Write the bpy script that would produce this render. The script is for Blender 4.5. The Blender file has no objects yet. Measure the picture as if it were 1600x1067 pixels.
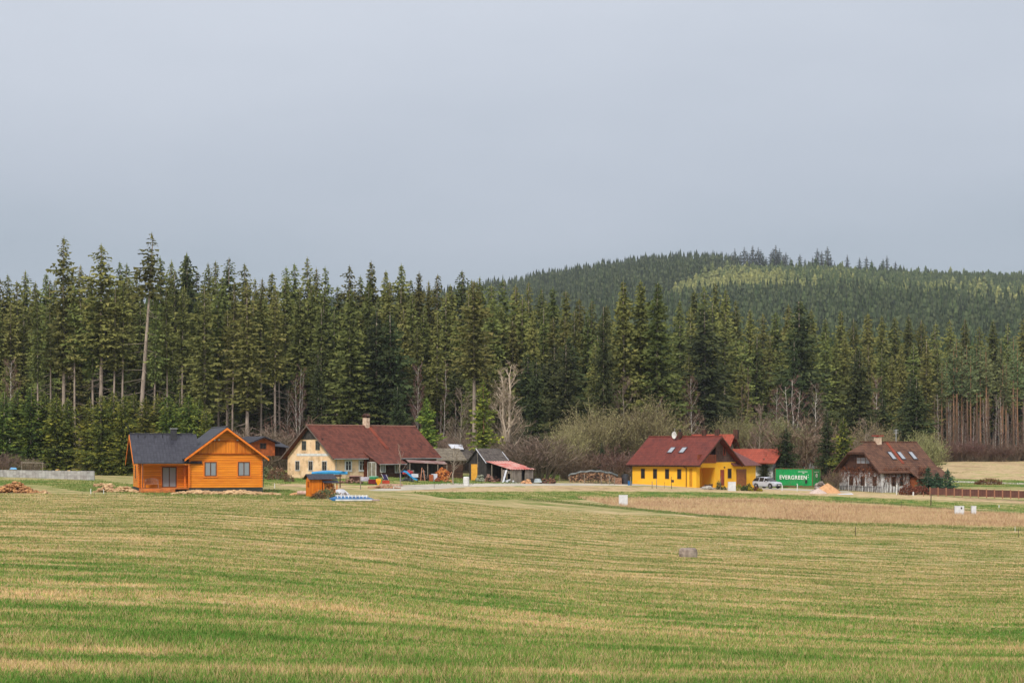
import bpy, math, random
import numpy as np
from mathutils import Vector, Matrix, noise as mnoise
random.seed(7)
SC = bpy.context.scene
COL = SC.collection
F0 = 2667.0; HZ = 700.0; EYE = 2.0     # focal length in photo pixels, horizon row, eye height
# ------------------------------------------------------------------ camera
cd = bpy.data.cameras.new('camera'); cam = bpy.data.objects.new('camera', cd); COL.objects.link(cam)
cam.location = (0, 0, EYE); cam.rotation_euler = (math.radians(90), 0, 0)
cd.sensor_width = 36; cd.lens = 60; cd.shift_y = (HZ-533.5)/1600.0
cd.clip_start = .2; cd.clip_end = 9000
SC.camera = cam
SC.view_settings.view_transform = 'Standard'; SC.view_settings.look = 'None'
SC.view_settings.exposure = 1.05; SC.view_settings.gamma = 1
# ------------------------------------------------------------------ world: overcast sky
SUN_EL, SUN_AZ = math.radians(42), math.radians(200)   # azimuth clockwise from +Y (north)
W = bpy.data.worlds.new('World'); SC.world = W; W.use_nodes = True
nt = W.node_tree; nt.nodes.clear()
def N(nt, t, **k):
    n = nt.nodes.new(t)
    for a, b in k.items(): setattr(n, a, b)
    return n
sky = N(nt, 'ShaderNodeTexSky', sky_type='NISHITA'); sky.sun_disc = False
sky.sun_elevation = SUN_EL; sky.sun_rotation = SUN_AZ
b1 = N(nt, 'ShaderNodeBackground'); b1.inputs[1].default_value = .05
nt.links.new(sky.outputs[0], b1.inputs[0])
tc = N(nt, 'ShaderNodeTexCoord'); sp = N(nt, 'ShaderNodeSeparateXYZ'); nt.links.new(tc.outputs['Generated'], sp.inputs[0])
mp = N(nt, 'ShaderNodeMapping'); mp.inputs['Scale'].default_value = (1.6, 1.6, 5)
nt.links.new(tc.outputs['Generated'], mp.inputs[0])
cn = N(nt, 'ShaderNodeTexNoise'); cn.inputs['Scale'].default_value = 2.2; cn.inputs['Detail'].default_value = 5
cn.inputs['Roughness'].default_value = .45; nt.links.new(mp.outputs[0], cn.inputs[0])
ma = N(nt, 'ShaderNodeMath', operation='MULTIPLY_ADD'); ma.inputs[1].default_value = .15; ma.inputs[2].default_value = -.065
nt.links.new(cn.outputs[0], ma.inputs[0])
mb_ = N(nt, 'ShaderNodeMath', operation='ADD'); nt.links.new(ma.outputs[0], mb_.inputs[0]); nt.links.new(sp.outputs[2], mb_.inputs[1])
cr = N(nt, 'ShaderNodeValToRGB'); nt.links.new(mb_.outputs[0], cr.inputs[0])
E = cr.color_ramp.elements
E[0].position = 0.0; E[0].color = (.355, .42, .492, 1)
E[1].position = 1.0; E[1].color = (1.0, 1.0, 1.03, 1)
for p, c in ((.11, (.395, .452, .525, 1)), (.17, (.475, .522, .60, 1)), (.26, (.58, .622, .70, 1)), (.5, (.75, .78, .85, 1))):
    e = E.new(p); e.color = c
b2 = N(nt, 'ShaderNodeBackground'); b2.inputs[1].default_value = .535; nt.links.new(cr.outputs[0], b2.inputs[0])
mx = N(nt, 'ShaderNodeMixShader'); mx.inputs[0].default_value = .95
nt.links.new(b1.outputs[0], mx.inputs[1]); nt.links.new(b2.outputs[0], mx.inputs[2])
wo = N(nt, 'ShaderNodeOutputWorld'); nt.links.new(mx.outputs[0], wo.inputs[0])
# ------------------------------------------------------------------ sun (veiled)
sd = bpy.data.lights.new('sun', 'SUN'); sd.energy = 1.5; sd.angle = math.radians(11); sd.color = (1, .93, .82)
so = bpy.data.objects.new('sun', sd); COL.objects.link(so)
dirv = Vector((math.sin(SUN_AZ)*math.cos(SUN_EL), math.cos(SUN_AZ)*math.cos(SUN_EL), math.sin(SUN_EL)))
so.rotation_euler = dirv.to_track_quat('Z', 'Y').to_euler(); so.location = (0, 0, 60)

# ================================================================== helpers
def S(r, g, b, k=1.0):
    def c(v):
        v /= 255.
        return (v/12.92 if v <= .04045 else ((v+.055)/1.055)**2.4)*k
    return (min(c(r), .9), min(c(g), .9), min(c(b), .9), 1)

def new_mat(name):
    m = bpy.data.materials.new(name); m.use_nodes = True
    t = m.node_tree; b = t.nodes['Principled BSDF']
    return m, t, b

def noise_node(t, vec, scale, detail=4, rough=.55):
    n = N(t, 'ShaderNodeTexNoise'); n.inputs['Scale'].default_value = scale
    n.inputs['Detail'].default_value = detail; n.inputs['Roughness'].default_value = rough
    if vec is not None: t.links.new(vec, n.inputs['Vector'])
    return n.outputs[0]

def ramp(t, fac, stops):
    r = N(t, 'ShaderNodeValToRGB'); t.links.new(fac, r.inputs[0])
    el = r.color_ramp.elements
    el[0].position, el[0].color = stops[0]; el[1].position, el[1].color = stops[-1]
    for p, c in stops[1:-1]:
        e = el.new(p); e.color = c
    return r.outputs[0]

def mixc(t, fac, a, b, mode='MIX'):
    m = N(t, 'ShaderNodeMix', data_type='RGBA', blend_type=mode)
    for sock, v in ((m.inputs[0], fac), (m.inputs[6], a), (m.inputs[7], b)):
        if isinstance(v, (int, float)): sock.default_value = v
        elif isinstance(v, tuple): sock.default_value = v
        else: t.links.new(v, sock)
    return m.outputs[2]

def math_(t, op, a, b=None, c=None, clamp=False):
    m = N(t, 'ShaderNodeMath', operation=op, use_clamp=clamp)
    for i, v in enumerate((a, b, c)):
        if v is None: continue
        if isinstance(v, (int, float)): m.inputs[i].default_value = v
        else: t.links.new(v, m.inputs[i])
    return m.outputs[0]

def scalev(t, vec, sx, sy, sz):
    m = N(t, 'ShaderNodeMapping'); m.inputs['Scale'].default_value = (sx, sy, sz); t.links.new(vec, m.inputs[0])
    return m.outputs[0]

def attr(t, name):
    a = N(t, 'ShaderNodeAttribute'); a.attribute_name = name
    return a.outputs['Fac']

def cmat(name, c1, c2=None, scale=3.0, rough=.85, stretch=(1, 1, 1), bump=0.0, metal=0, dirt=None):
    """two-tone noise material in object space"""
    m, t, b = new_mat(name)
    tcn = N(t, 'ShaderNodeTexCoord'); v = scalev(t, tcn.outputs['Object'], *stretch)
    n = noise_node(t, v, scale)
    c2 = c2 or tuple(x*.75 for x in c1[:3])+(1,)
    col = ramp(t, n, [(.35, c2), (.65, c1)])
    if dirt:
        n2 = noise_node(t, tcn.outputs['Object'], .7, 6, .7)
        col = mixc(t, ramp(t, n2, [(.5, (0, 0, 0, 1)), (.68, (1, 1, 1, 1))]), col, dirt)
    t.links.new(col, b.inputs['Base Color'])
    b.inputs['Roughness'].default_value = rough; b.inputs['Metallic'].default_value = metal
    if rough > .7: b.inputs['Specular IOR Level'].default_value = .2
    if bump:
        bn = N(t, 'ShaderNodeBump'); bn.inputs['Strength'].default_value = bump; bn.inputs['Distance'].default_value = .05
        t.links.new(n, bn.inputs['Height']); t.links.new(bn.outputs[0], b.inputs['Normal'])
    return m

def board_mat(name, c1, c2, gap, axis=2, period=.22, gapw=.1, rough=.7, noise_sc=2.0, grain=(1, 1, 1), bumpd=.02):
    """boards, logs or tile rows: repeated along one object axis, gaps dark, each board its own tone"""
    m, t, b = new_mat(name)
    tcn = N(t, 'ShaderNodeTexCoord'); s = N(t, 'ShaderNodeSeparateXYZ'); t.links.new(tcn.outputs['Object'], s.inputs[0])
    axes = axis if isinstance(axis, (list, tuple)) else [axis]
    periods = period if isinstance(period, (list, tuple)) else [period]
    mask = None; ids = []; hgt = None
    for ax, pe in zip(axes, periods):
        if ax == 3: src = math_(t, 'ADD', s.outputs[0], s.outputs[1])
        else: src = s.outputs[ax]
        u = math_(t, 'DIVIDE', src, pe)
        fr = math_(t, 'FRACT', u); ids.append(math_(t, 'FLOOR', u))
        d = math_(t, 'ABSOLUTE', math_(t, 'SUBTRACT', fr, .5))
        g = math_(t, 'MULTIPLY', math_(t, 'SUBTRACT', d, .5-gapw), 1.0/gapw, clamp=True)
        if hgt is None: hgt = fr
        mask = g if mask is None else math_(t, 'MAXIMUM', mask, g)
    cb = N(t, 'ShaderNodeCombineXYZ'); t.links.new(ids[0], cb.inputs[0])
    if len(ids) > 1: t.links.new(ids[1], cb.inputs[1])
    wn = N(t, 'ShaderNodeTexWhiteNoise'); t.links.new(cb.outputs[0], wn.inputs[0])
    n = noise_node(t, scalev(t, tcn.outputs['Object'], *grain), noise_sc, 5, .6)
    f = math_(t, 'ADD', math_(t, 'MULTIPLY', n, .75), math_(t, 'MULTIPLY', wn.outputs[0], .25))
    col = ramp(t, f, [(.3, c2), (.62, c1)])
    col = mixc(t, math_(t, 'MULTIPLY', mask, .85), col, gap)
    t.links.new(col, b.inputs['Base Color']); b.inputs['Roughness'].default_value = rough
    b.inputs['Specular IOR Level'].default_value = .3
    bn = N(t, 'ShaderNodeBump'); bn.inputs['Strength'].default_value = .8; bn.inputs['Distance'].default_value = bumpd
    t.links.new(math_(t, 'SUBTRACT', 1.0, mask), bn.inputs['Height']); t.links.new(bn.outputs[0], b.inputs['Normal'])
    return m

class MB:
    def __init__(s): s.v = []; s.f = []
    def add(s, vs, fs):
        o = len(s.v); s.v += [tuple(v) for v in vs]; s.f += [tuple(i+o for i in f) for f in fs]; return s
    def poly(s, *pts): return s.add(pts, [tuple(range(len(pts)))])
    def box(s, x0, y0, z0, x1, y1, z1):
        return s.hexa([(x0, y0, z0), (x1, y0, z0), (x1, y1, z0), (x0, y1, z0), (x0, y0, z1), (x1, y0, z1), (x1, y1, z1), (x0, y1, z1)])
    def hexa(s, c): return s.add(c, [(0, 3, 2, 1), (4, 5, 6, 7), (0, 1, 5, 4), (1, 2, 6, 5), (2, 3, 7, 6), (3, 0, 4, 7)])
    def mbox(s, fm, a0, a1, o0, o1, z0, z1):
        return s.hexa([fm(*p) for p in ((a0, o0, z0), (a1, o0, z0), (a1, o1, z0), (a0, o1, z0), (a0, o0, z1), (a1, o0, z1), (a1, o1, z1), (a0, o1, z1))])
    def extr(s, pts, off):
        n = len(pts); o = Vector(off); a = [Vector(p) for p in pts]
        fs = [tuple(range(n)), tuple(range(2*n-1, n-1, -1))]+[(i, (i+1) % n, n+(i+1) % n, n+i) for i in range(n)]
        return s.add(a+[p+o for p in a], fs)
    def slab(s, p, th):
        a = [Vector(q) for q in p]; nrm = (a[1]-a[0]).cross(a[2]-a[0]).normalized()
        if nrm.z < 0: nrm = -nrm
        return s.extr(a, -nrm*th)
    def tube(s, p0, p1, r0, r1=None, n=6, cap=True):
        r1 = r0 if r1 is None else r1
        a, b = Vector(p0), Vector(p1); d = (b-a)
        if d.length < 1e-6: return s
        d.normalize(); u = d.cross(Vector((0, 0, 1)) if abs(d.z) < .9 else Vector((1, 0, 0))).normalized(); w = d.cross(u)
        vs = []
        for c, r in ((a, r0), (b, r1)):
            for i in range(n):
                t = 2*math.pi*i/n; vs.append(c+u*math.cos(t)*r+w*math.sin(t)*r)
        fs = [(i, (i+1) % n, n+(i+1) % n, n+i) for i in range(n)]
        if cap: fs += [tuple(range(n)), tuple(range(2*n-1, n-1, -1))]
        return s.add(vs, fs)
    def path(s, pts, r0, r1, n=5):
        k = len(pts)-1
        for i in range(k):
            s.tube(pts[i], pts[i+1], r0+(r1-r0)*i/k, r0+(r1-r0)*(i+1)/k, n, cap=False)
        return s
    def rock(s, c, r, rng, flat=.7):
        t = (1+5**.5)/2
        vs = [(-1, t, 0), (1, t, 0), (-1, -t, 0), (1, -t, 0), (0, -1, t), (0, 1, t), (0, -1, -t), (0, 1, -t), (t, 0, -1), (t, 0, 1), (-t, 0, -1), (-t, 0, 1)]
        fs = [(0, 11, 5), (0, 5, 1), (0, 1, 7), (0, 7, 10), (0, 10, 11), (1, 5, 9), (5, 11, 4), (11, 10, 2), (10, 7, 6), (7, 1, 8), (3, 9, 4), (3, 4, 2), (3, 2, 6), (3, 6, 8), (3, 8, 9), (4, 9, 5), (2, 4, 11), (6, 2, 10), (8, 6, 7), (9, 8, 1)]
        a = rng.random()*6.28; ca, sa = math.cos(a), math.sin(a); sx = rng.uniform(.7, 1.5)
        o = []
        for x, y, z in vs:
            k = r/1.9*rng.uniform(.75, 1.2); x *= sx
            o.append((c[0]+(x*ca-y*sa)*k, c[1]+(x*sa+y*ca)*k, c[2]+z*k*flat))
        return s.add(o, fs)
    def mesh(s, name, mat, smooth=False):
        me = bpy.data.meshes.new(name); me.from_pydata(s.v, [], s.f)
        if mat: me.materials.append(mat)
        if smooth: me.polygons.foreach_set('use_smooth', [True]*len(me.polygons))
        me.update(); return me
    def build(s, name, mat, parent=None, loc=None, rotz=0, smooth=False, label=None):
        o = bpy.data.objects.new(name, s.mesh(name, mat, smooth)); COL.objects.link(o)
        if parent: o.parent = parent
        if loc is not None: o.location = loc
        o.rotation_euler = (0, 0, rotz)
        if label: o['label'] = label
        return o

def np_mesh(name, V, Fc, mat, attrs=None, n=3, smooth=False):
    V = np.asarray(V, np.float32); Fc = np.asarray(Fc, np.int32)
    me = bpy.data.meshes.new(name); me.vertices.add(len(V)); me.vertices.foreach_set('co', V.ravel())
    nf = len(Fc); me.loops.add(nf*n); me.loops.foreach_set('vertex_index', Fc.ravel())
    me.polygons.add(nf); me.polygons.foreach_set('loop_start', np.arange(0, nf*n, n, dtype=np.int32))
    if smooth: me.polygons.foreach_set('use_smooth', np.ones(nf, bool))
    me.update(calc_edges=True)
    for k, (dom, arr) in (attrs or {}).items():
        a = me.attributes.new(k, 'FLOAT', dom); a.data.foreach_set('value', np.asarray(arr, np.float32))
    me.materials.append(mat); return me

def link(name, me, parent=None, loc=None, rotz=0):
    o = bpy.data.objects.new(name, me); COL.objects.link(o)
    if parent: o.parent = parent
    if loc is not None: o.location = loc
    o.rotation_euler = (0, 0, rotz); return o

def tag(o, label=None, cat=None, group=None, kind=None):
    if label: o['label'] = label
    if cat: o['category'] = cat
    if group: o['group'] = group
    if kind: o['kind'] = kind
    return o

def thing(name, label, cat, loc, rotz=0, group=None):
    o = bpy.data.objects.new(name, None); COL.objects.link(o); o.location = loc; o.rotation_euler = (0, 0, rotz)
    o.empty_display_size = .3
    return tag(o, label, cat, group)

# ================================================================== terrain
PXS = np.array([0, 300, 600, 750, 975, 1200, 1450, 1600], float)
YS = np.array([0, 15, 30, 60, 100, 140, 165, 178, 195, 205, 222, 236, 250, 270, 300, 350, 450, 600], float)
DT = np.array([
 [1.65, 2.05, 2.75, 3.75, 4.35, 4.5, 4.5, 4.5, 4.35, 4.2, 3.9, 3.7, 3.5, 2.2, -.5, -4, -11, -18],
 [1.65, 2.05, 2.85, 3.9, 4.4, 4.55, 4.55, 4.55, 4.45, 4.35, 4.15, 4.0, 3.8, 2.8, 0, -4, -10, -17],
 [1.65, 2.05, 3.0, 4.3, 5.0, 5.0, 4.85, 4.8, 4.78, 4.75, 3.75, 3.75, 3.8, 3.2, 1, -2, -8, -16],
 [1.65, 2.05, 3.15, 4.6, 5.6, 5.75, 5.6, 5.5, 5.2, 4.9, 4.55, 4.4, 4.2, 3.6, 2, -1, -6, -14],
 [1.65, 2.05, 3.3, 4.9, 6.2, 6.5, 6.6, 6.6, 6.55, 6.2, 5.3, 5.05, 4.9, 4.6, 4, 2, -4, -12],
 [1.65, 2.05, 3.4, 5.1, 6.5, 6.85, 6.95, 6.95, 6.85, 6.6, 5.75, 5.55, 5.6, 5.3, 4.5, 2.3, -2, -10],
 [1.65, 2.05, 3.5, 5.3, 6.8, 7.15, 7.25, 7.3, 7.25, 7.0, 6.15, 6.0, 5.9, 5.3, 4.2, 2.5, -1.5, -9],
 [1.65, 2.05, 3.5, 5.3, 6.9, 7.35, 7.45, 7.5, 7.45, 7.2, 6.5, 6.3, 5.9, 5.4, 4.1, 2.5, -1, -8]])
RPX = np.array([-400, 300, 600, 700, 800, 900, 1000, 1100, 1200, 1280, 1400, 1500, 1600, 1800, 2200], float)
RPY = np.array([530, 500, 490, 481, 471, 452, 437, 427, 421, 418, 425, 434, 441, 463, 500], float)
HF = np.array([[600, .0], [900, .2], [1200, .47], [1500, .75], [1800, 1.0], [2300, .9], [4200, .3]])

def Hnp(X, Y):
    X = np.asarray(X, float); Y = np.asarray(Y, float)
    Yc = np.clip(Y, 0, 600); px = 800+F0*X/np.maximum(Y, 22)
    p = np.clip(px, 0, 1600)
    vals = np.stack([np.interp(Yc, YS, DT[i]) for i in range(len(PXS))])
    i = np.clip(np.searchsorted(PXS, p, side='right')-1, 0, len(PXS)-2)
    tt = np.clip((p-PXS[i])/(PXS[i+1]-PXS[i]), 0, 1)
    a = np.take_along_axis(vals, i[None], 0)[0]; b = np.take_along_axis(vals, (i+1)[None], 0)[0]
    z = EYE-(a*(1-tt)+b*tt)
    zr = EYE+(HZ-np.interp(px, RPX, RPY))*1800/F0
    fr = np.interp(Y, HF[:, 0], HF[:, 1])
    z = np.where(Y > 600, z+(zr-z)*fr, z)
    und = .02*np.sin(X*.21+Y*.07)+.012*np.sin(X*.09-Y*.13+1)+.012*np.sin(X*.5+Y*.31)
    und = und+np.where(Y > 700, 5*np.sin(X*.011+Y*.004)*fr, 0)
    return z+und*np.clip(Y/30, .3, 1)

def H(x, y): return float(Hnp(np.array([x]), np.array([y]))[0])
def at(px, Y, dz=0.0, sink=0.0):
    x = (px-800)/F0*Y
    return Vector((x, Y, H(x, Y)+dz-sink))
def ztop(py, Y): return EYE+(HZ-py)*Y/F0

# grid of the ground sheet
rows = np.concatenate([np.arange(-25, 12, 2.5), np.arange(12, 60, .8), np.arange(60, 150, .8), np.arange(150, 290, .45), np.arange(290, 420, 1.5),
                       np.arange(420, 900, 8), np.arange(900, 2600, 20), np.arange(2600, 4201, 100)])
uu = np.concatenate([np.linspace(-1.3, -.33, 40, endpoint=False), np.linspace(-.33, .33, 640, endpoint=False), np.linspace(.33, 1.3, 41)])
YY, UU = np.meshgrid(rows, uu, indexing='ij'); XX = UU*(YY+60)
ZZ = Hnp(XX.ravel(), YY.ravel()).reshape(XX.shape)
Ysafe = np.maximum(YY, 5)
GPX = 800+F0*XX/Ysafe; GPY = HZ-F0*(ZZ-EYE)/Ysafe
def inpoly(px, py, poly):
    ins = np.zeros(px.shape, bool); n = len(poly); j = n-1
    for i in range(n):
        xi, yi = poly[i]; xj, yj = poly[j]
        if yi != yj:
            c = ((yi > py) != (yj > py)) & (px < (xj-xi)*(py-yi)/(yj-yi)+xi)
            ins ^= c
        j = i
    return ins
def band(pl, w):
    return [(x, y-w/2) for x, y in pl]+[(x, y+w/2) for x, y in reversed(pl)]
def blur(a, k=1, kc=2):
    a = a.astype(np.float32)
    for _ in range(k):
        a = (a+np.roll(a, 1, 0)+np.roll(a, -1, 0))/3
    for _ in range(kc):
        a = (a+np.roll(a, 1, 1)+np.roll(a, -1, 1))/3
    return a
near = YY < 420
def mask(polys, ymin=60, ymax=420, k=2, kc=2):
    m = np.zeros(XX.shape, bool)
    for p in polys: m |= inpoly(GPX, GPY, p)
    return blur(m & (YY > ymin) & (YY < ymax), k, kc)
LAWN = [[(-300, 749), (150, 750), (215, 757), (215, 772), (120, 767), (60, 757), (-300, 760)],
        [(405, 735), (700, 741), (740, 757), (640, 757), (560, 757), (520, 752), (440, 757), (405, 760)],
        [(210, 764), (450, 765), (490, 771), (500, 781), (380, 779), (230, 774)],
        [(700, 742), (870, 744), (870, 754.5), (640, 757)],
        [(860, 747), (1000, 751), (1160, 759), (1230, 763), (1230, 756), (860, 744)],
        [(870, 730), (960, 730), (960, 745), (820, 744)],
        [(640, 769), (900, 768), (1100, 769), (1250, 773), (1600, 790), (2000, 800), (2000, 812), (1600, 799), (1450, 790), (1200, 780), (860, 781), (700, 779)],
        [(1465, 748), (1700, 752), (1700, 762), (1480, 760)], [(1470, 724), (1500, 725), (1520, 738), (1480, 741)]]
BROWN = [[(900, 777), (1200, 779), (1400, 791), (1600, 804), (2000, 825), (2000, 850), (1600, 823), (1300, 816), (1100, 804), (960, 790)]]
DITCH = [band([(820, 779), (960, 792), (1100, 805.5), (1300, 818), (1600, 828), (2000, 845)], 3.6), band([(1300, 782), (1420, 789), (1500, 796), (1600, 803)], 2.5)]
ROAD = [[(575, 766), (625, 758), (700, 755), (850, 754.5), (1000, 756), (1150, 759.5), (1300, 766), (1330, 767), (1330, 769), (1150, 762.5), (1000, 758.5), (850, 758.5), (740, 760), (680, 764), (600, 767)],
        band([(1470, 751.5), (1600, 755.5), (1800, 760)], 2.2)]
VERGE = [[(600, 768), (740, 761), (870, 758.5), (1150, 762), (1300, 768), (1450, 774), (1600, 782), (2000, 800), (2000, 804), (1600, 787), (1450, 780), (1250, 773), (1100, 768), (900, 766.5), (700, 768)],
         [(1462, 714), (1600, 716), (2000, 720), (2000, 752), (1600, 750), (1500, 748), (1462, 736)], [(420, 755), (500, 757), (600, 759), (590, 764), (520, 764), (440, 759)]]
m_lawn = mask(LAWN); m_brown = mask(BROWN, k=1); m_ditch = mask(DITCH, k=1); m_road = mask(ROAD, k=1, kc=1); m_verge = mask(VERGE, k=1)
gp = np.clip(GPX, -600, 2200)
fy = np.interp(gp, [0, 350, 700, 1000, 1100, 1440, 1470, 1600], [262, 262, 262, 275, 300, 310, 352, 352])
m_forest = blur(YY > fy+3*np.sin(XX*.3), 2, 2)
me = np_mesh('ground', np.stack([XX, YY, ZZ], -1).reshape(-1, 3),
             (lambda nr, nc: (lambda a: np.stack([a, a+1, a+nc+1, a+nc], -1))((np.arange(nr-1)[:, None]*nc+np.arange(nc-1)[None]).ravel()))(*XX.shape),
             bpy.data.materials.new('tmp'), {k: ('POINT', v.ravel()) for k, v in dict(lawn=m_lawn, brown=m_brown, ditch=m_ditch, road=m_road, verge=m_verge, forest=m_forest).items()}, n=4, smooth=True)

# --- field colours shared by the ground and the blades
def field_group():
    g = bpy.data.node_groups.new('field_colour', 'ShaderNodeTree')
    g.interface.new_socket('Color', in_out='OUTPUT', socket_type='NodeSocketColor')
    g.interface.new_socket('Rand', in_out='INPUT', socket_type='NodeSocketFloat')
    gi = g.nodes.new('NodeGroupInput'); go = g.nodes.new('NodeGroupOutput')
    geo = N(g, 'ShaderNodeNewGeometry'); s = N(g, 'ShaderNodeSeparateXYZ'); g.links.new(geo.outputs['Position'], s.inputs[0])
    a = math.atan2(1, -2.6); ca, sa = math.cos(a), math.sin(a)
    sx = math_(g, 'ADD', math_(g, 'MULTIPLY', s.outputs[0], ca), math_(g, 'MULTIPLY', s.outputs[1], sa))
    ty = math_(g, 'SUBTRACT', math_(g, 'MULTIPLY', s.outputs[1], ca), math_(g, 'MULTIPLY', s.outputs[0], sa))
    def cv(kx, ky):
        c = N(g, 'ShaderNodeCombineXYZ'); g.links.new(math_(g, 'MULTIPLY', sx, kx), c.inputs[0]); g.links.new(math_(g, 'MULTIPLY', ty, ky), c.inputs[1]); return c.outputs[0]
    n1 = noise_node(g, cv(.018, .55), 1, 3, .55)
    n2 = noise_node(g, cv(.22, .55), 1, 7, .74)
    n3 = noise_node(g, cv(2.4, 4.0), 1, 6, .8)
    n4 = noise_node(g, cv(.010, .09), 1, 2, .5)
    n5 = noise_node(g, cv(.012, 1.5), 1, 4, .6)
    far = math_(g, 'MULTIPLY', math_(g, 'SUBTRACT', s.outputs[1], 32), 1/48, clamp=True)
    st = mixc(g, far, n4, n5)
    v = math_(g, 'ADD', math_(g, 'MULTIPLY', n1, .17), math_(g, 'MULTIPLY', n2, .62))
    v = math_(g, 'ADD', v, math_(g, 'MULTIPLY', n3, .22)); v = math_(g, 'ADD', v, math_(g, 'MULTIPLY', st, .27))
    v = math_(g, 'ADD', v, math_(g, 'MULTIPLY', math_(g, 'SUBTRACT', gi.outputs[0], .5), .30))
    n6 = noise_node(g, cv(.010, .38), 1, 4, .6)
    v = math_(g, 'ADD', v, math_(g, 'MULTIPLY', math_(g, 'SUBTRACT', n6, .5), math_(g, 'MULTIPLY', far, .22)))
    v = math_(g, 'SUBTRACT', v, math_(g, 'MULTIPLY', far, .046)); v = math_(g, 'SUBTRACT', v, .010); v = math_(g, 'ADD', v, math_(g, 'MULTIPLY', math_(g, 'SUBTRACT', 24, s.outputs[1]), .0035, None, True))
    nearc = ramp(g, v, [(.52, (.60, .43, .25, 1)), (.585, (.46, .345, .17, 1)), (.618, (.26, .27, .08, 1)), (.645, (.135, .235, .045, 1)), (.76, (.055, .135, .022, 1))])
    farc = ramp(g, v, [(.52, (.55, .41, .24, 1)), (.57, (.41, .32, .155, 1)), (.60, (.27, .265, .095, 1)), (.63, (.16, .205, .05, 1)), (.70, (.07, .13, .026, 1))])
    c = mixc(g, far, nearc, farc)
    b = ramp(g, n3, [(.3, (.55, .56, .55, 1)), (.7, (1.35, 1.34, 1.33, 1))])
    c = mixc(g, 1.0, c, b, 'MULTIPLY')
    g.links.new(c, go.inputs[0]); return g
FG = field_group()

def ground_mat():
    m, t, b = new_mat('ground')
    gn = N(t, 'ShaderNodeGroup'); gn.node_tree = FG; t.links.new(noise_node(t, scalev(t, N(t, 'ShaderNodeNewGeometry').outputs['Position'], 9, 13, 5), 1, 3, .8), gn.inputs[0])
    geo = N(t, 'ShaderNodeNewGeometry'); P = geo.outputs['Position']
    nf = noise_node(t, P, 1.3, 6, .7); nb = noise_node(t, scalev(t, P, .35, .35, .35), 1, 5, .65)
    col = gn.outputs[0]
    def lay(col, name, stops, src, soft=.5):
        f = attr(t, name)
        f = math_(t, 'ADD', f, math_(t, 'MULTIPLY', math_(t, 'SUBTRACT', nb, .5), .9))
        f = math_(t, 'MULTIPLY', math_(t, 'SUBTRACT', f, .35), 1/.3, clamp=True)
        # never outside the mask
        f = math_(t, 'MULTIPLY', f, math_(t, 'MULTIPLY', attr(t, name), 4, clamp=True))
        return mixc(t, f, col, ramp(t, src, stops))
    nl = noise_node(t, scalev(t, P, .10, .16, .1), 1, 5, .7)
    mixn = math_(t, 'ADD', math_(t, 'MULTIPLY', nf, .55), math_(t, 'MULTIPLY', nb, .45))
    mixn = math_(t, 'ADD', mixn, math_(t, 'MULTIPLY', math_(t, 'SUBTRACT', nl, .5), .75))
    col = lay(col, 'lawn', [(.40, (.34, .29, .12, 1)), (.47, (.20, .22, .055, 1)), (.54, (.085, .165, .028, 1)), (.64, (.06, .125, .022, 1))], mixn)
    col = lay(col, 'brown', [(.38, (.26, .17, .09, 1)), (.46, (.42, .28, .16, 1)), (.54, (.49, .345, .20, 1)), (.64, (.36, .32, .13, 1))], mixn)
    col = lay(col, 'verge', [(.40, (.30, .22, .12, 1)), (.47, (.46, .33, .19, 1)), (.54, (.52, .39, .23, 1)), (.62, (.27, .27, .09, 1))], mixn)
    col = lay(col, 'ditch', [(.38, (.20, .17, .07, 1)), (.5, (.09, .12, .03, 1)), (.62, (.14, .16, .045, 1))], mixn)
    col = lay(col, 'road', [(.38, (.36, .33, .28, 1)), (.5, (.47, .43, .36, 1)), (.62, (.55, .50, .42, 1))], mixn)
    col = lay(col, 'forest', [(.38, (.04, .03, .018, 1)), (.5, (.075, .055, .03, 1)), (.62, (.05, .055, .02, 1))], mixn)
    t.links.new(col, b.inputs['Base Color']); b.inputs['Roughness'].default_value = .95; b.inputs['Specular IOR Level'].default_value = .1
    bn = N(t, 'ShaderNodeBump'); bn.inputs['Strength'].default_value = .7; bn.inputs['Distance'].default_value = .12
    t.links.new(noise_node(t, P, 2.5, 8, .75), bn.inputs['Height']); t.links.new(bn.outputs[0], b.inputs['Normal'])
    return m
me.materials[0] = ground_mat()
ground = link('ground', me); ground['kind'] = 'structure'

# --- blades
def blade_mat(name, mode):
    m, t, b = new_mat(name)
    tint = attr(t, 'tint')
    if mode == 'field':
        gn = N(t, 'ShaderNodeGroup'); gn.node_tree = FG; t.links.new(tint, gn.inputs[0]); col = gn.outputs[0]
        col = mixc(t, 1.0, col, ramp(t, tint, [(0, (.5, .55, .5, 1)), (1, (1.7, 1.6, 1.5, 1))]), 'MULTIPLY')
    elif mode == 'brown':
        pn_ = noise_node(t, scalev(t, N(t, 'ShaderNodeNewGeometry').outputs['Position'], .09, .22, .1), 1, 5, .7)
        col = ramp(t, math_(t, 'ADD', math_(t, 'MULTIPLY', tint, .45), math_(t, 'MULTIPLY', pn_, .9)), [(.38, (.21, .13, .08, 1)), (.56, (.42, .275, .16, 1)), (.72, (.54, .385, .235, 1)), (.92, (.46, .40, .19, 1))])
    else:
        col = ramp(t, tint, [(0, (.05, .10, .02, 1)), (.5, (.12, .18, .035, 1)), (1, (.40, .33, .15, 1))])
    t.links.new(col, b.inputs['Base Color']); b.inputs['Roughness'].default_value = .8; b.inputs['Specular IOR Level'].default_value = .15
    return m

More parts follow.
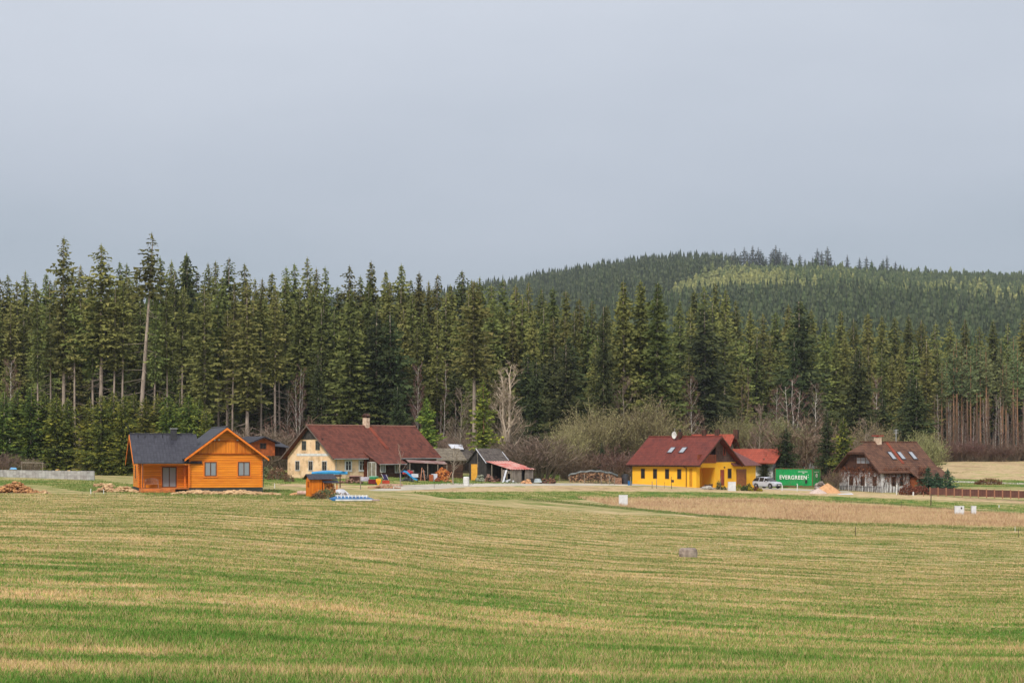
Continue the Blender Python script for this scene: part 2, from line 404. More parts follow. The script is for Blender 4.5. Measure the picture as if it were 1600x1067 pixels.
def blades(name, X, Y, hgt, wid, mat, rng, label=None, per=3, lean=.95):
    n = len(X)*per
    X = np.repeat(X, per)+rng.normal(0, .035, n)*np.repeat(1+Y*.02, per); Yb = np.repeat(Y, per)+rng.normal(0, .035, n)*np.repeat(1+Y*.02, per)
    Z = Hnp(X, Yb)-.01
    h = np.repeat(hgt, per)*rng.uniform(.5, 1.25, n); w = np.repeat(wid, per)*rng.uniform(.7, 1.3, n)
    az = rng.uniform(-.9, .9, n); la = rng.uniform(0, 6.283, n); lm = h*rng.uniform(0, lean, n)
    V = np.zeros((n, 3, 3))
    V[:, 0] = np.stack([X-np.cos(az)*w/2, Yb-np.sin(az)*w/2, Z], -1)
    V[:, 1] = np.stack([X+np.cos(az)*w/2, Yb+np.sin(az)*w/2, Z], -1)
    V[:, 2] = np.stack([X+np.cos(la)*lm, Yb+np.sin(la)*lm, Z+h], -1)
    me = np_mesh(name, V.reshape(-1, 3), np.arange(n*3).reshape(-1, 3), mat, {'tint': ('FACE', .62*np.repeat(rng.random(n//per), per)+.38*rng.random(n))})
    o = link(name, me); o['kind'] = 'stuff'
    if label: o['label'] = label
    return o
R = np.random.default_rng(5)
nb_ = 540000
q = R.random(nb_); y1 = 1/(1/11.0-q*(1/11.0-1/75.0)); y2 = np.exp(np.log(11)+R.random(nb_)*np.log(150/11)); y3 = R.uniform(55, 168, nb_); y2 = np.where(R.random(nb_) < .5, y2, y3); pick = R.random(nb_) < .38
yb = np.where(pick, y1, y2); xb = R.uniform(-.35, .35, nb_)*(yb+9)
hp = .05+.035*np.sin(xb*.7+yb*.4)*np.sin(yb*1.1-xb*.2)
blades('field_grass', xb, yb, .034+.62*np.clip(hp, 0, .09)*R.uniform(.2, 1.5, nb_)**1.5, .0042+.00048*yb, blade_mat('field_blades', 'field'), R,
       'short green and straw coloured grass blades across the mown field')
# dry meadow grass and verge grass: scatter through the mask polygons
def scatter(polys, n, y0, y1, x0=-200, x1=1800):
    Y = R.uniform(y0, y1, n*6); px = R.uniform(x0, x1, n*6); X = (px-800)/F0*Y
    z = Hnp(X, Y); py = HZ-F0*(z-EYE)/Y; m = np.zeros(len(X), bool)
    for p in polys: m |= inpoly(px, py, p)
    return X[m][:n], Y[m][:n]
x, y = scatter(BROWN, 17000, 120, 225, 880, 1750)
blades('dry_meadow_grass', x, y, np.full(len(x), .34), np.full(len(x), .05), blade_mat('brown_blades', 'brown'), R, 'tall reddish brown dead grass of the unmown meadow strip')
x, y = scatter(DITCH+LAWN, 16000, 110, 300)
blades('verge_grass', x, y, np.full(len(x), .16), np.full(len(x), .06), blade_mat('green_blades', 'green'), R, 'green grass of the verges, lawns and ditch edge')

# ================================================================== trees
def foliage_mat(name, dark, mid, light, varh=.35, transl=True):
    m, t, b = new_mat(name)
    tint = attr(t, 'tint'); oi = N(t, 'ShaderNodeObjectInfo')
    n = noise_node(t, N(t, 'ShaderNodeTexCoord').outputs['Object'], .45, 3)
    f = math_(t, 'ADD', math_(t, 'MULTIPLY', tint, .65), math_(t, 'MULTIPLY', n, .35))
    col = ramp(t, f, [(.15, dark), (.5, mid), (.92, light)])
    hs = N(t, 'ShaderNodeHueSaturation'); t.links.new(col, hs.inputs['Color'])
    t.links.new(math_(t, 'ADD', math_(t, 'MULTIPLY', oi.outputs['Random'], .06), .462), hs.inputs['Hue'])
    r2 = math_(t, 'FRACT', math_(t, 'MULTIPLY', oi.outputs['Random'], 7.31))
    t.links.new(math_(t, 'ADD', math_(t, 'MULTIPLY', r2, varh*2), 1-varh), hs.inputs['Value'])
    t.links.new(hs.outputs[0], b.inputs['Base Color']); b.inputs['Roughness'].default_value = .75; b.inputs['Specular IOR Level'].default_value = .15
    return m

def bark_mat(name, c1, c2, scale=2.0, stretch=(1, 1, .25)):
    return cmat(name, c1, c2, scale, .9, stretch)

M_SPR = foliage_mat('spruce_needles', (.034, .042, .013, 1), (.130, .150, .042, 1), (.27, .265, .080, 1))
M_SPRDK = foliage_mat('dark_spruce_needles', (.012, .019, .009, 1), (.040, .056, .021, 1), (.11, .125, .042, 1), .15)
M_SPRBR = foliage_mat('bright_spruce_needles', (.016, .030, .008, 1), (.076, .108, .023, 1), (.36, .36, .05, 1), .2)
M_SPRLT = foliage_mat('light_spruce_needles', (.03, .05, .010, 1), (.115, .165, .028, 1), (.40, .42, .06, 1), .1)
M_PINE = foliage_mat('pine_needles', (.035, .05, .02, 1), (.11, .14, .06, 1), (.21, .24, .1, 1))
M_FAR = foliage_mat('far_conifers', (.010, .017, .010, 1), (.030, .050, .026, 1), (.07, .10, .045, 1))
M_BARK = bark_mat('spruce_bark', (.42, .34, .28, 1), (.24, .19, .155, 1))
M_PBARK = bark_mat('pine_bark', (.36, .20, .11, 1), (.20, .12, .075, 1))
M_BIRCH = bark_mat('birch_bark', (.62, .58, .52, 1), (.20, .17, .15, 1), 3, (1, 1, 2))
M_GREY = bark_mat('grey_bark', (.42, .36, .29, 1), (.22, .18, .14, 1))
M_TWB = bark_mat('dull_brown_stems', (.24, .18, .13, 1), (.12, .09, .065, 1))
M_GREYP = bark_mat('pale_bark', (.58, .48, .38, 1), (.36, .29, .22, 1))
def twig_mat(name, a, b_, c): return foliage_mat(name, a, b_, c, .2)
M_TWR = twig_mat('reddish_twigs', (.08, .045, .035, 1), (.17, .105, .08, 1), (.27, .19, .14, 1))
M_TWG = twig_mat('grey_twigs', (.10, .08, .055, 1), (.22, .17, .12, 1), (.36, .29, .22, 1))
M_TWY = twig_mat('budding_twigs', (.12, .10, .06, 1), (.25, .225, .12, 1), (.42, .42, .16, 1))
M_TWP = twig_mat('pale_twigs', (.20, .15, .11, 1), (.36, .28, .21, 1), (.52, .43, .34, 1))

def conifer(seed, Ht, Rd, zb, step=.42, droop=.3, ragged=.35, shape=.75, nb=(5, 8), spray=.34, up=0.0, taper_low=.45, gaps=0.0, tipw=.5):
    r = random.Random(seed); V = []; Fa = []; T = []
    z = zb; k = 0; dz0 = step/((nb[0]+nb[1])/2)*.74
    while z < Ht-.2:
        t = (z-zb)/(Ht-zb); k += 1; z += dz0*r.uniform(.5, 1.5)*(1+.5*t)
        if r.random() < gaps: continue
        big = .75+.25*math.sin(z*1.9+seed)+.1*math.sin(z*4.7+seed*2)     # uneven outline
        dtop = Ht-z; L = min(Rd*((1-t)**shape), .08+tipw*dtop)*min(1, taper_low+t/.14*(1-taper_low))*r.uniform(1-ragged, 1+ragged*.5)*big+.08; sc = .35+.65*min(1, dtop/3.5)
        a = k*2.399+r.uniform(-.5, .5); e = -.42+.6*t+r.uniform(-.16, .16)+up; ca, sa = math.cos(a), math.sin(a); bt = r.random(); ns = max(2, int(L/.31))
        for j in range(ns):
            s = (j+.6)/ns*L; cx, cy = ca*s, sa*s; cz = z+s*e-droop*math.sin(min(1, s/L)*2.2)*L*.22+.12*(s/L)**2*L
            for q_ in (-1, 1):
                w = spray*(1.15-.6*s/L)*r.uniform(.5, 1.2)*sc; jx, jy = r.uniform(-.16, .16)*sc, r.uniform(-.16, .16)*sc; l = .23*r.uniform(.6, 1.35)*sc; o = len(V)
                if r.random() < .6:      # hanging twigs: a curtain below the branch
                    tw = r.uniform(-.9, .9); hx, hy = ca*math.cos(tw)-sa*math.sin(tw), sa*math.cos(tw)+ca*math.sin(tw); hang = r.uniform(.35, 1.2)*spray*sc
                    V += [(cx-hx*l+jx, cy-hy*l+jy, cz+.05), (cx+hx*l*1.1+jx, cy+hy*l*1.1+jy, cz+r.uniform(-.05, .1)), (cx+jx+hx*r.uniform(-.1, .3), cy+jy+hy*r.uniform(-.1, .3), cz-hang)]
                else:
                    ox, oy = -sa*w*q_, ca*w*q_; hang = r.uniform(.1, .75)*spray*sc
                    V += [(cx-ca*l+jx, cy-sa*l+jy, cz+.06), (cx+ox+jx, cy+oy+jy, cz-hang), (cx+ca*l*1.3+jx+ox*.3, cy+sa*l*1.3+jy+oy*.3, cz-r.uniform(-.10, .35)*sc)]
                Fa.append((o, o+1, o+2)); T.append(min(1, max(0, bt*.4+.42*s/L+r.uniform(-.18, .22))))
    o = len(V)
    V += [(-.1, -.06, Ht-.6), (.1, -.06, Ht-.6), (0, .1, Ht-.6), (0, 0, Ht+.35)]
    Fa += [(o, o+1, o+3), (o+1, o+2, o+3), (o+2, o, o+3)]; T += [.6]*3
    return V, Fa, T

def trunk_mb(Ht, r0, seed=0, stubs=0, z1=None):
    r = random.Random(seed); m = MB(); pts = []; wx = wy = 0
    for i in range(7):
        f = i/6; pts.append((wx, wy, -1.0+(Ht+.9)*f)); wx += r.uniform(-.05, .05); wy += r.uniform(-.05, .05)
    m.path(pts, r0, .03, 7)
    for i in range(stubs):
        z = r.uniform(.12, .95)*(z1 or Ht); a = r.uniform(0, 6.28); l = r.uniform(.6, 2.2)
        m.tube((0, 0, z), (math.cos(a)*l, math.sin(a)*l, z-l*r.uniform(.1, .5)), .03, .012, 3)
    return m

TREES = {}
def variant(key, builder):
    if key not in TREES: TREES[key] = builder()
    return TREES[key]
def con_meshes(key, mat, bark, Ht, r0, stubs=0, **kw):
    def b():
        V, Fa, T = conifer(hash(key) % 9999 if False else sum(map(ord, key)), Ht, **kw)
        me = np_mesh('crown', V, Fa, mat, {'tint': ('FACE', T)})
        tm = trunk_mb(Ht, r0, sum(map(ord, key)), stubs, kw.get('zb', 3)).mesh('trunk', bark, True)
        return (tm, me, Ht)
    return variant(key, b)

def dense(i, mat=None): return con_meshes('dense%d' % i, mat or M_SPR, M_BARK, 25, .22, 4, Rd=3.0+.3*(i % 3), zb=2.0+2.2*(i % 2), ragged=.4, nb=(7, 9), shape=.62+.1*(i % 3), step=.40, spray=.38)
def tallbare(i): return con_meshes('bare%d' % i, M_SPR, M_BARK, 28, .24, 26, Rd=2.9+.25*(i % 3), zb=9.0+2.5*(i % 3), ragged=.55, nb=(6, 8), gaps=.1, shape=.6, step=.42, spray=.38)
def pine(i): return con_meshes('pine%d' % i, M_PINE, M_PBARK, 23, .21, 12, Rd=2.3, zb=12.5+i, ragged=.6, nb=(4, 6), gaps=.2, shape=.45, spray=.42, up=.3, step=.6, taper_low=.5)
def young(i): return con_meshes('young%d' % i, M_SPRBR, M_BARK, 12, .14, 0, Rd=2.7, zb=.2, ragged=.4, nb=(8, 10), step=.26, spray=.22, up=.25, taper_low=.8, shape=.5, tipw=.6)
def dark(i): return con_meshes('dark%d' % i, M_SPRDK, M_BARK, 18, .2, 0, tipw=.62, Rd=4.0, zb=.3, ragged=.3, nb=(7, 9), step=.34, spray=.34, taper_low=.8, shape=.7)
def sparse(i): return con_meshes('sparse%d' % i, M_SPR, M_BARK, 30, .27, 40, Rd=2.3, zb=22.0, ragged=.6, nb=(4, 6), gaps=.15, shape=.5, step=.5, spray=.4, taper_low=.7)

def plant_tree(var, px, Y, top, label, group=None, name='spruce_tree', wid=1.0, cat='tree', lean=(0, 0), sink=0.0, rng=random):
    tm, cm, H0 = var; b = at(px, Y); h = ztop(top, Y)-b.z; s = h/H0
    root = thing(name, label, cat, b, rng.uniform(0, 6.28), group)
    if lean != (0, 0): root.rotation_euler = (lean[0], lean[1], 0)
    w = s*wid*(1.32 if name == 'spruce_tree' else 1.0)
    for nm, me in (('trunk', tm), ('crown', cm)):
        o = bpy.data.objects.new(nm, me); COL.objects.link(o); o.parent = root; o.scale = (w, w, s) if nm == 'crown' else (max(.6, w), max(.6, w), s)
    return root

RT = random.Random(11)
# ---- three ranks of the forest edge (individual trees)
SKY = [(-60, 432), (0, 436), (12, 430), (26, 440), (40, 424), (55, 442), (72, 428), (86, 440), (112, 430), (126, 416), (140, 430), (172, 428), (187, 410), (198, 413), (212, 428), (250, 402), (268, 408), (291, 398), (308, 425), (325, 412), (337, 409), (358, 404), (382, 413), (398, 436), (410, 436), (425, 427), (447, 418), (460, 413), (480, 403), (494, 420), (508, 418), (528, 448), (546, 416), (563, 432), (580, 409), (603, 424), (627, 414), (642, 438), (655, 426), (670, 440), (684, 430), (704, 446), (722, 424), (737, 438), (750, 434), (768, 446), (786, 438), (806, 446), (826, 442), (846, 452), (864, 450), (884, 455), (905, 468), (925, 470), (948, 478), (1062, 470), (1085, 455), (1100, 448), (1118, 442), (1134, 452), (1150, 470), (1172, 484), (1192, 490), (1212, 488), (1232, 476), (1250, 470), (1268, 484), (1290, 497), (1314, 486), (1334, 498), (1356, 490), (1378, 494), (1398, 496), (1420, 492), (1440, 500), (1462, 506), (1484, 500), (1508, 498), (1530, 510), (1552, 500), (1575, 505), (1600, 498), (1625, 505), (1650, 500)]
def near_y(px): return float(np.interp(px, [0, 700, 1000, 1120, 1600], [300, 300, 320, 372, 385]))
LM = [(150, 'left of the orange cabin'), (420, 'behind the orange cabin'), (700, 'behind the long red roofed farmhouse'), (960, 'behind the red sheds'), (1200, 'behind the yellow house'), (1460, 'behind the brown roofed house'), (9999, 'behind the rear meadow at the right')]
def lm(px): return next(s for a, s in LM if px < a)
LM2 = [(60, 'at the left edge'), (130, 'above the concrete wall'), (205, 'left of the leaning spruce'), (290, 'above the cabin chimney'), (350, 'above the cabin gable'), (420, 'above the small dark roofed cabin'), (490, 'above the farmhouse gable'),
 (570, 'left of the farmhouse chimney'), (640, 'right of the farmhouse chimney'), (700, 'above the farmhouse roof end'), (780, 'above the wooden sheds'), (860, 'above the red lean-to'), (960, 'above the firewood stack'), (1060, 'above the satellite dish'),
 (1120, 'above the balcony gable'), (1180, 'above the orange tiles'), (1260, 'above the green container'), (1325, 'left of the brown roof'), (1395, 'above the red capped chimney'), (1462, 'above the brown roof end'), (1530, 'left in the grove'), (9999, 'at the right edge')]
REG = {}
def reg(root, px, base, plural, seg=True):
    w = next(s for a, s in LM2 if px < a) if seg else ''
    REG.setdefault((base, w, plural), []).append((px, root)); return root
ORD = ['leftmost', 'second from left', 'third from left', 'fourth from left', 'fifth from left', 'sixth from left', 'seventh from left', 'eighth from left', 'ninth from left', 'tenth from left', 'eleventh from left', 'twelfth from left']
def finish_labels():
    for (base, w, plural), L_ in REG.items():
        L_.sort(key=lambda t: t[0]); lab = (base+' '+w).strip()
        for i, (px, o) in enumerate(L_):
            o['label'] = lab if len(L_) == 1 or len(L_) > 12 else lab+', '+ORD[i]
            o['group'] = (plural+' '+w).strip()
for i, (px, ty) in enumerate(SKY):
    Yd = near_y(px)+RT.uniform(0, 8)
    k = RT.random()
    v = dense(i % 6) if k < (.25 if px < 420 else .6) else tallbare(i % 5)
    reg(plant_tree(v, px, Yd, ty, 'x', 'x', wid=RT.uniform(.85, 1.15), rng=RT), px, 'tall skyline spruce', 'skyline spruces')
px = -40
while px < 1640:      # second rank, a little lower
    top = np.interp(px, [a for a, b in SKY], [b for a, b in SKY])+RT.uniform(14, 62); Yd = near_y(px)-RT.uniform(8, 18)
    if not (960 < px < 1050):
        v = tallbare(RT.randrange(4)) if RT.random() < (.6 if px < 420 or px > 1080 else .3) else dense(RT.randrange(4))
        if px > 1440 and RT.random() < .6: v = pine(RT.randrange(3))
        reg(plant_tree(v, px, Yd, top, 'x', 'x', wid=RT.uniform(.8, 1.15), rng=RT), px, 'olive spruce just below the skyline', 'spruces below the skyline')
    px += RT.uniform(14, 21)
px = -30
while px < 1640:      # third rank, front trees with gaps
    Yd = near_y(px)-RT.uniform(20, 32)
    if RT.random() < (.30 if px < 430 else .62) and not (940 < px < 1060) and not (1440 < px):
        top = np.interp(px, [a for a, b in SKY], [b for a, b in SKY])+RT.uniform(60, 150)
        v = dark(RT.randrange(3)) if RT.random() < .22 else (dense(RT.randrange(4)) if RT.random() < .7 else tallbare(RT.randrange(4)))
        reg(plant_tree(v, px, Yd, top, 'x', 'x', wid=RT.uniform(.9, 1.2), rng=RT), px, 'lower front edge spruce', 'front edge spruces')
    px += RT.uniform(17, 26)

# ---- single conifers one can pick out
HERO = [
 (sparse(0), 216, 264, 365, 'very tall leaning spruce with long bare trunk and small ragged top', 1.15, (0, .058)),
 (tallbare(1), 100, 268, 372, 'tall dark spruce with a narrow knobbly spire rising over the left forest', .95, (0, 0)),
 (tallbare(2), 158, 268, 383, 'tall spruce with spreading ragged crown between two bare trunks', 1.15, (0, 0)),
 (dark(1), 292, 300, 398, 'broad dark conifer on the skyline right of the leaning spruce', .85, (0, 0)),
 (tallbare(3), 319, 262, 446, 'spruce with a long straight bare grey trunk behind the orange cabin', 1.15, (0, 0)),
 (tallbare(0), 386, 262, 440, 'olive spruce with bare lower trunk right of the cabin ridge', 1.15, (0, 0)),
 (dense(1), 548, 268, 452, 'large olive spruce with drooping boughs directly behind the farmhouse roof', 1.15, (0, 0)),
 (tallbare(2), 741, 264, 440, 'spruce with bare brown trunk above the gap right of the farmhouse', 1.2, (0, 0)),
 (dark(0), 497, 268, 548, 'small dark green spruce behind the farmhouse gable', .6, (0, 0)),
 (dark(2), 622, 258, 604, 'dark round spruce behind the farmhouse chimney', .9, (0, 0)),
 (con_meshes('bright0', M_SPRLT, M_BARK, 12, .14, 0, Rd=2.7, zb=.2, ragged=.4, nb=(8, 10), step=.26, spray=.24, up=.2, taper_low=.8, shape=.65, tipw=.5), 667, 243, 622, 'bright green young spruce beside the right end of the farmhouse roof', .95, (0, 0)),
 (con_meshes('light', M_SPRLT, M_PBARK, 15, .2, 6, Rd=3.0, zb=2.6, ragged=.45, nb=(5, 7), step=.42, spray=.36), 755, 244, 594, 'light green spruce with brown trunk behind the wooden sheds', .95, (0, 0)),
 (dark(1), 885, 268, 538, 'dense dark olive spruce with a broad dome above the willow bushes', 1.0, (0, 0)),
 (dark(0), 838, 272, 560, 'dark conifer left of the domed spruce and behind the pale bare ash', .8, (0, 0)),
 (dark(2), 944, 262, 478, 'narrow black green spruce left of the three giant spruces', .55, (0, 0)),
 (con_meshes('giant0', M_SPR, M_BARK, 27, .35, 0, Rd=4.3, zb=1.5, ragged=.35, nb=(8, 10), step=.42, spray=.42), 974, 266, 440, 'left one of the three giant dark spruces in the middle', 1.0, (0, 0)),
 (con_meshes('giant1', M_SPR, M_BARK, 27, .35, 0, Rd=4.3, zb=1.5, ragged=.35, nb=(8, 10), step=.42, spray=.42), 1001, 268, 439, 'middle one of the three giant dark spruces', 1.05, (0, 0)),
 (con_meshes('giant0', M_SPR, M_BARK, 27, .35), 1028, 266, 442, 'right one of the three giant dark spruces in the middle', 1.1, (0, 0)),
 (dark(0), 1101, 330, 478, 'dark dome shaped spruce above the yellow house roof', 1.25, (0, 0)),
 (dark(1), 1250, 330, 470, 'big dark spruce standing proud behind the green container', 1.05, (0, 0)),
 (dark(2), 1240, 292, 532, 'small brown green spruce top among reddish birches', .6, (0, 0)),
 (dark(2), 1341, 275, 545, 'large dark green spruce behind the left end of the brown roof', 1.05, (0, 0)),
 (dark(0), 1379, 276, 618, 'short dark spruce right of the large spruce over the brown roof', 1.0, (0, 0)),
 (dark(1), 1431, 266, 590, 'dark broad spruce behind the right end of the brown roof', 1.15, (0, 0)),
 (dark(2), 1228, 256, 668, 'bushy dark spruce behind the car and the green container', 1.35, (0, 0)),
 (dark(1), 1292, 246, 640, 'tall dark spruce left of the brown roofed house', .8, (0, 0)),
 (con_meshes('hdg', M_SPRBR, M_BARK, 11, .15, 0, Rd=2.9, zb=.2, ragged=.35, nb=(7, 9), step=.32, spray=.33, taper_low=.8), 1318, 244, 652, 'mid green spruce touching the left roof edge of the brown house', .95, (0, 0)),
 (dark(2), 1194, 255, 716, 'low dark conifer under the orange tiled wing roof', 1.5, (0, 0)),
 (dark(0), 940, 252, 690, 'black green conifer behind the firewood stack', .8, (0, 0)),
 (con_meshes('hdg', M_SPRBR, M_BARK, 11, .15), 1167, 278, 650, 'green conifer above the orange tiled wing roof', .8, (0, 0)),
]
for v, px, Y, top, lab, wd, ln in HERO: plant_tree(v, px, Y, top, lab, None, wid=wd, lean=ln, rng=RT)

def pole(i): return con_meshes('pole%d' % i, M_SPR, M_BARK, 26, .2, 34, Rd=2.3, zb=12.5+i*1.3, ragged=.6, nb=(6, 8), gaps=.15, shape=.6, step=.42, spray=.34)
for i, (px, top) in enumerate([(60, 452), (80, 438), (117, 446), (146, 440), (176, 448), (190, 436), (240, 450), (262, 446), (284, 452), (342, 446), (362, 440), (408, 452), (430, 448), (438, 462)]):
    reg(plant_tree(pole(i % 3), px, 266+RT.uniform(-2, 4), top, 'x', 'x', wid=RT.uniform(.7, .95), rng=RT, lean=(0, RT.uniform(-.02, .02))), px, 'slim spruce with long bare pale trunk', 'slim spruces with bare trunks', True)

# ---- thick rows of young spruces on the left
for i, (px, top, Yd) in enumerate([(-14, 618, 246), (6, 612, 244), (27, 608, 247), (48, 606, 244), (70, 614, 246), (88, 616, 244), (106, 622, 247)]):
    reg(plant_tree(young(i % 4), px, Yd, top, 'x', 'x', wid=1.0, rng=RT), px, 'dark green young spruce in the row behind the concrete wall', 'young spruces behind the concrete wall', False)
for i, (px, top, Yd) in enumerate([(140, 622, 243), (158, 617, 241), (176, 612, 244), (193, 618, 241), (210, 614, 244), (228, 620, 241), (246, 616, 244), (263, 618, 241), (279, 612, 244), (295, 616, 241), (311, 624, 243), (322, 640, 241)]):
    reg(plant_tree(young((i+1) % 4), px, Yd, top, 'x', 'x', wid=1.0, rng=RT), px, 'bright young spruce in the row behind the orange cabin', 'young spruces behind the orange cabin', False)

# ---- leafless trees and bushes
def ribbons(arr, mat, name='twigs'):
    """arr: list of (p0, p1, width) thin tapering twigs"""
    P0 = np.array([a[0] for a in arr]); P1 = np.array([a[1] for a in arr]); w = np.array([a[2] for a in arr])[:, None]
    d = P1-P0; rr = np.random.default_rng(len(arr)).normal(size=P0.shape); sd_ = np.cross(d, rr); sd_ /= np.linalg.norm(sd_, axis=1, keepdims=True)+1e-9
    V = np.stack([P0-sd_*w/2, P0+sd_*w/2, P1], 1).reshape(-1, 3)
    return np_mesh(name, V, np.arange(len(V)).reshape(-1, 3), mat, {'tint': ('FACE', np.random.default_rng(3).random(len(arr)))})

def bare_tree(key, Ht, r0, spread, bark, tw, limb0=.25, nl=16, up=.9, width=.035, subs=6, twn=6, stems=1):
    def b():
        r = random.Random(sum(map(ord, key))*3+1); m = MB(); tw_ = []
        for st in range(stems):
            lx, ly = (r.uniform(-.12, .12)*Ht*.8, r.uniform(-.12, .12)*Ht*.8) if stems > 1 else (r.uniform(-.04, .04)*Ht, r.uniform(-.04, .04)*Ht)
            hh = Ht*(1 if st == 0 else r.uniform(.75, .98)); pts = [Vector((lx*f+r.uniform(-.12, .12)*(f > 0), ly*f+r.uniform(-.12, .12)*(f > 0), (hh*f if f else -.3))) for f in [0, .15, .3, .45, .6, .75, .88, 1]]
            m.path(pts, r0*(1 if st == 0 else .75), .02, 6)
            for k in range(max(3, nl//stems)):
                f = limb0+(1-limb0)*(k+.5+r.uniform(-.4, .4))/(nl//stems); f = min(.97, f); idx = f*7; i0 = int(np.searchsorted([0, .15, .3, .45, .6, .75, .88, 1], f)-1); fr = [0, .15, .3, .45, .6, .75, .88, 1]
                p = pts[i0].lerp(pts[i0+1], (f-fr[i0])/(fr[i0+1]-fr[i0]))
                a = r.uniform(0, 6.28); L = spread*(1.15-f*.8)*r.uniform(.7, 1.15); dv = Vector((math.cos(a), math.sin(a), up*r.uniform(.7, 1.5))).normalized()
                q1 = p+dv*L*.5; q2 = q1+(dv+Vector((0, 0, .35))).normalized()*L*.5
                rl = r0*.42*(1-f*.6); m.path([p, q1, q2], rl, .012, 4)
                for s in range(subs):
                    g = r.uniform(.25, 1); c = p.lerp(q1, g*2) if g < .5 else q1.lerp(q2, g*2-1)
                    d2 = (dv+Vector((r.uniform(-1, 1), r.uniform(-1, 1), r.uniform(-.4, .9)))).normalized(); l2 = L*r.uniform(.2, .45); e = c+d2*l2
                    tw_.append((c, e, width*1.5))
                    for q_ in range(twn):
                        c2 = c.lerp(e, r.uniform(.2, 1)); d3 = (d2+Vector((r.uniform(-1, 1), r.uniform(-1, 1), r.uniform(-.5, 1)))).normalized(); tw_.append((c2, c2+d3*l2*r.uniform(.4, .9), width))
        return (m.mesh('trunk', bark, True), ribbons(tw_, tw), Ht*1.08)
    return variant(key, b)

def bush(key, Ht, Rx, tw, bark, leaf=0, n=26, width=.035, twn=9, flat=.9):
    def b():
        r = random.Random(sum(map(ord, key))*7+5); m = MB(); tw_ = []
        for k in range(n):
            a = r.uniform(0, 6.28); rr = math.sqrt(r.random()); el = r.uniform(.15, 1)
            tip = Vector((math.cos(a)*rr*Rx, math.sin(a)*rr*Rx, Ht*(.35+.65*math.sqrt(max(0, 1-rr*rr*.8)))*r.uniform(.65, 1)))
            base = Vector((math.cos(a)*rr*Rx*.25, math.sin(a)*rr*Rx*.25, -.2)); mid = base.lerp(tip, .5)+Vector((r.uniform(-.3, .3), r.uniform(-.3, .3), Ht*.12))
            m.path([base, base.lerp(tip, .25)+Vector((r.uniform(-.2, .2), r.uniform(-.2, .2), Ht*.1)), mid, tip], .038 if Ht > 3 else .02, .01, 4)
            for s in range(twn):
                f = r.uniform(.3, 1); c = (base.lerp(mid, f*2) if f < .5 else mid.lerp(tip, f*2-1))
                d = ((tip-base).normalized()+Vector((r.uniform(-1, 1), r.uniform(-1, 1), r.uniform(-.6, .8)))).normalized(); l = Ht*r.uniform(.12, .28); e = c+d*l; tw_.append((c, e, width*1.4))
                for q_ in range(4):
                    c2 = c.lerp(e, r.uniform(.3, 1)); d3 = (d+Vector((r.uniform(-1, 1), r.uniform(-1, 1), r.uniform(-.6, 1)))).normalized(); tw_.append((c2, c2+d3*l*r.uniform(.35, .8), width))
                    for l_ in range(leaf):
                        c3 = c2+d3*l*r.uniform(.2, .8); tw_.append((c3, c3+Vector((r.uniform(-1, 1), r.uniform(-1, 1), r.uniform(-.5, 1)))*.11, .085))
        return (m.mesh('trunk', bark), ribbons(tw_, tw), Ht*1.2)
    return variant(key, b)

def plant_bare(var, px, Y, top, label, name, cat, group=None, wid=1.0, base_py=None):
    return plant_tree(var, px, Y, top, label, group, name, wid, cat, rng=RT)
ASH = bare_tree('ash', 14, .2, 3.4, M_GREYP, M_TWP, .2, 46, 1.9, .042, 9, 7, stems=5)
BIR = bare_tree('birch', 15, .15, 3.2, M_BIRCH, M_TWR, .3, 30, 1.0, .032, 10, 10)
BIR2 = bare_tree('birchb', 15, .14, 3.4, M_BIRCH, M_TWR, .3, 34, 1.0, .032, 9, 10, stems=3)
ALD = bare_tree('alder', 11, .13, 3.4, M_GREY, M_TWG, .2, 28, .9, .035, 9, 9)
THIN = bare_tree('thin', 16, .075, 1.6, M_BIRCH, M_TWR, .25, 20, 1.2, .032, 7, 7)
THINB = bare_tree('thinb', 14, .07, 1.6, M_TWB, M_TWR, .2, 20, 1.2, .032, 7, 7)
for v, px, Y, top, lab, wd in [
    (ASH, 793, 246, 556, 'tall pale leafless ash with several stems behind the wooden sheds', 1.5),
    (ALD, 718, 246, 602, 'grey leafless tree right of the farmhouse roof', .9),
    (BIR, 622, 272, 556, 'leafless birch with reddish crown behind the farmhouse chimney', 1.0),
    (BIR2, 466, 266, 562, 'pair of slim leafless birches behind the farmhouse gable', .7),
    (BIR, 448, 268, 600, 'slim white stemmed birch left of the farmhouse gable top', .45),
    (BIR, 14, 262, 552, 'leafless birch at the left edge above the dark spruces', .9),
    (BIR2, 1030, 262, 614, 'white stemmed leafless birch over the left part of the yellow house', .9),
    (BIR, 1083, 268, 578, 'leafless birch with reddish twigs above the yellow house ridge', .85),
    (ALD, 1185, 262, 628, 'pale leafless tree right of the yellow house above the orange tiles', .9),
    (BIR, 1210, 288, 600, 'leafless birch among brown bushes behind the container', 1.0),
    (BIR2, 1238, 284, 580, 'broad leafless birch with purplish crown above the container', 1.3),
    (BIR, 1272, 286, 590, 'leaning leafless birch left of the tall dark spruce', 1.1),
    (BIR, 1370, 290, 580, 'leafless birch right of the large spruce over the brown roof', .8),
    (ALD, 1350, 254, 650, 'brown leafless tree right behind the brown roof ridge', 1.4),
    (ALD, 978, 262, 585, 'grey leafless tree below the giant spruces', 1.0),
    (BIR, 652, 266, 560, 'leafless birch with reddish crown right of the dark round spruce', .7)]:
    plant_bare(v, px, Y, top, lab, 'leafless_tree', 'tree', wid=wd)
WIL = bush('willow', 7, 4.2, M_TWY, M_TWB, leaf=5, n=80, width=.04)
WILB = bush('willowb', 6, 3.6, M_TWY, M_TWB, leaf=5, n=74, width=.04)
BRN = bush('brown', 4, 3.0, M_TWR, M_TWB, 0, 60, .035, 9)
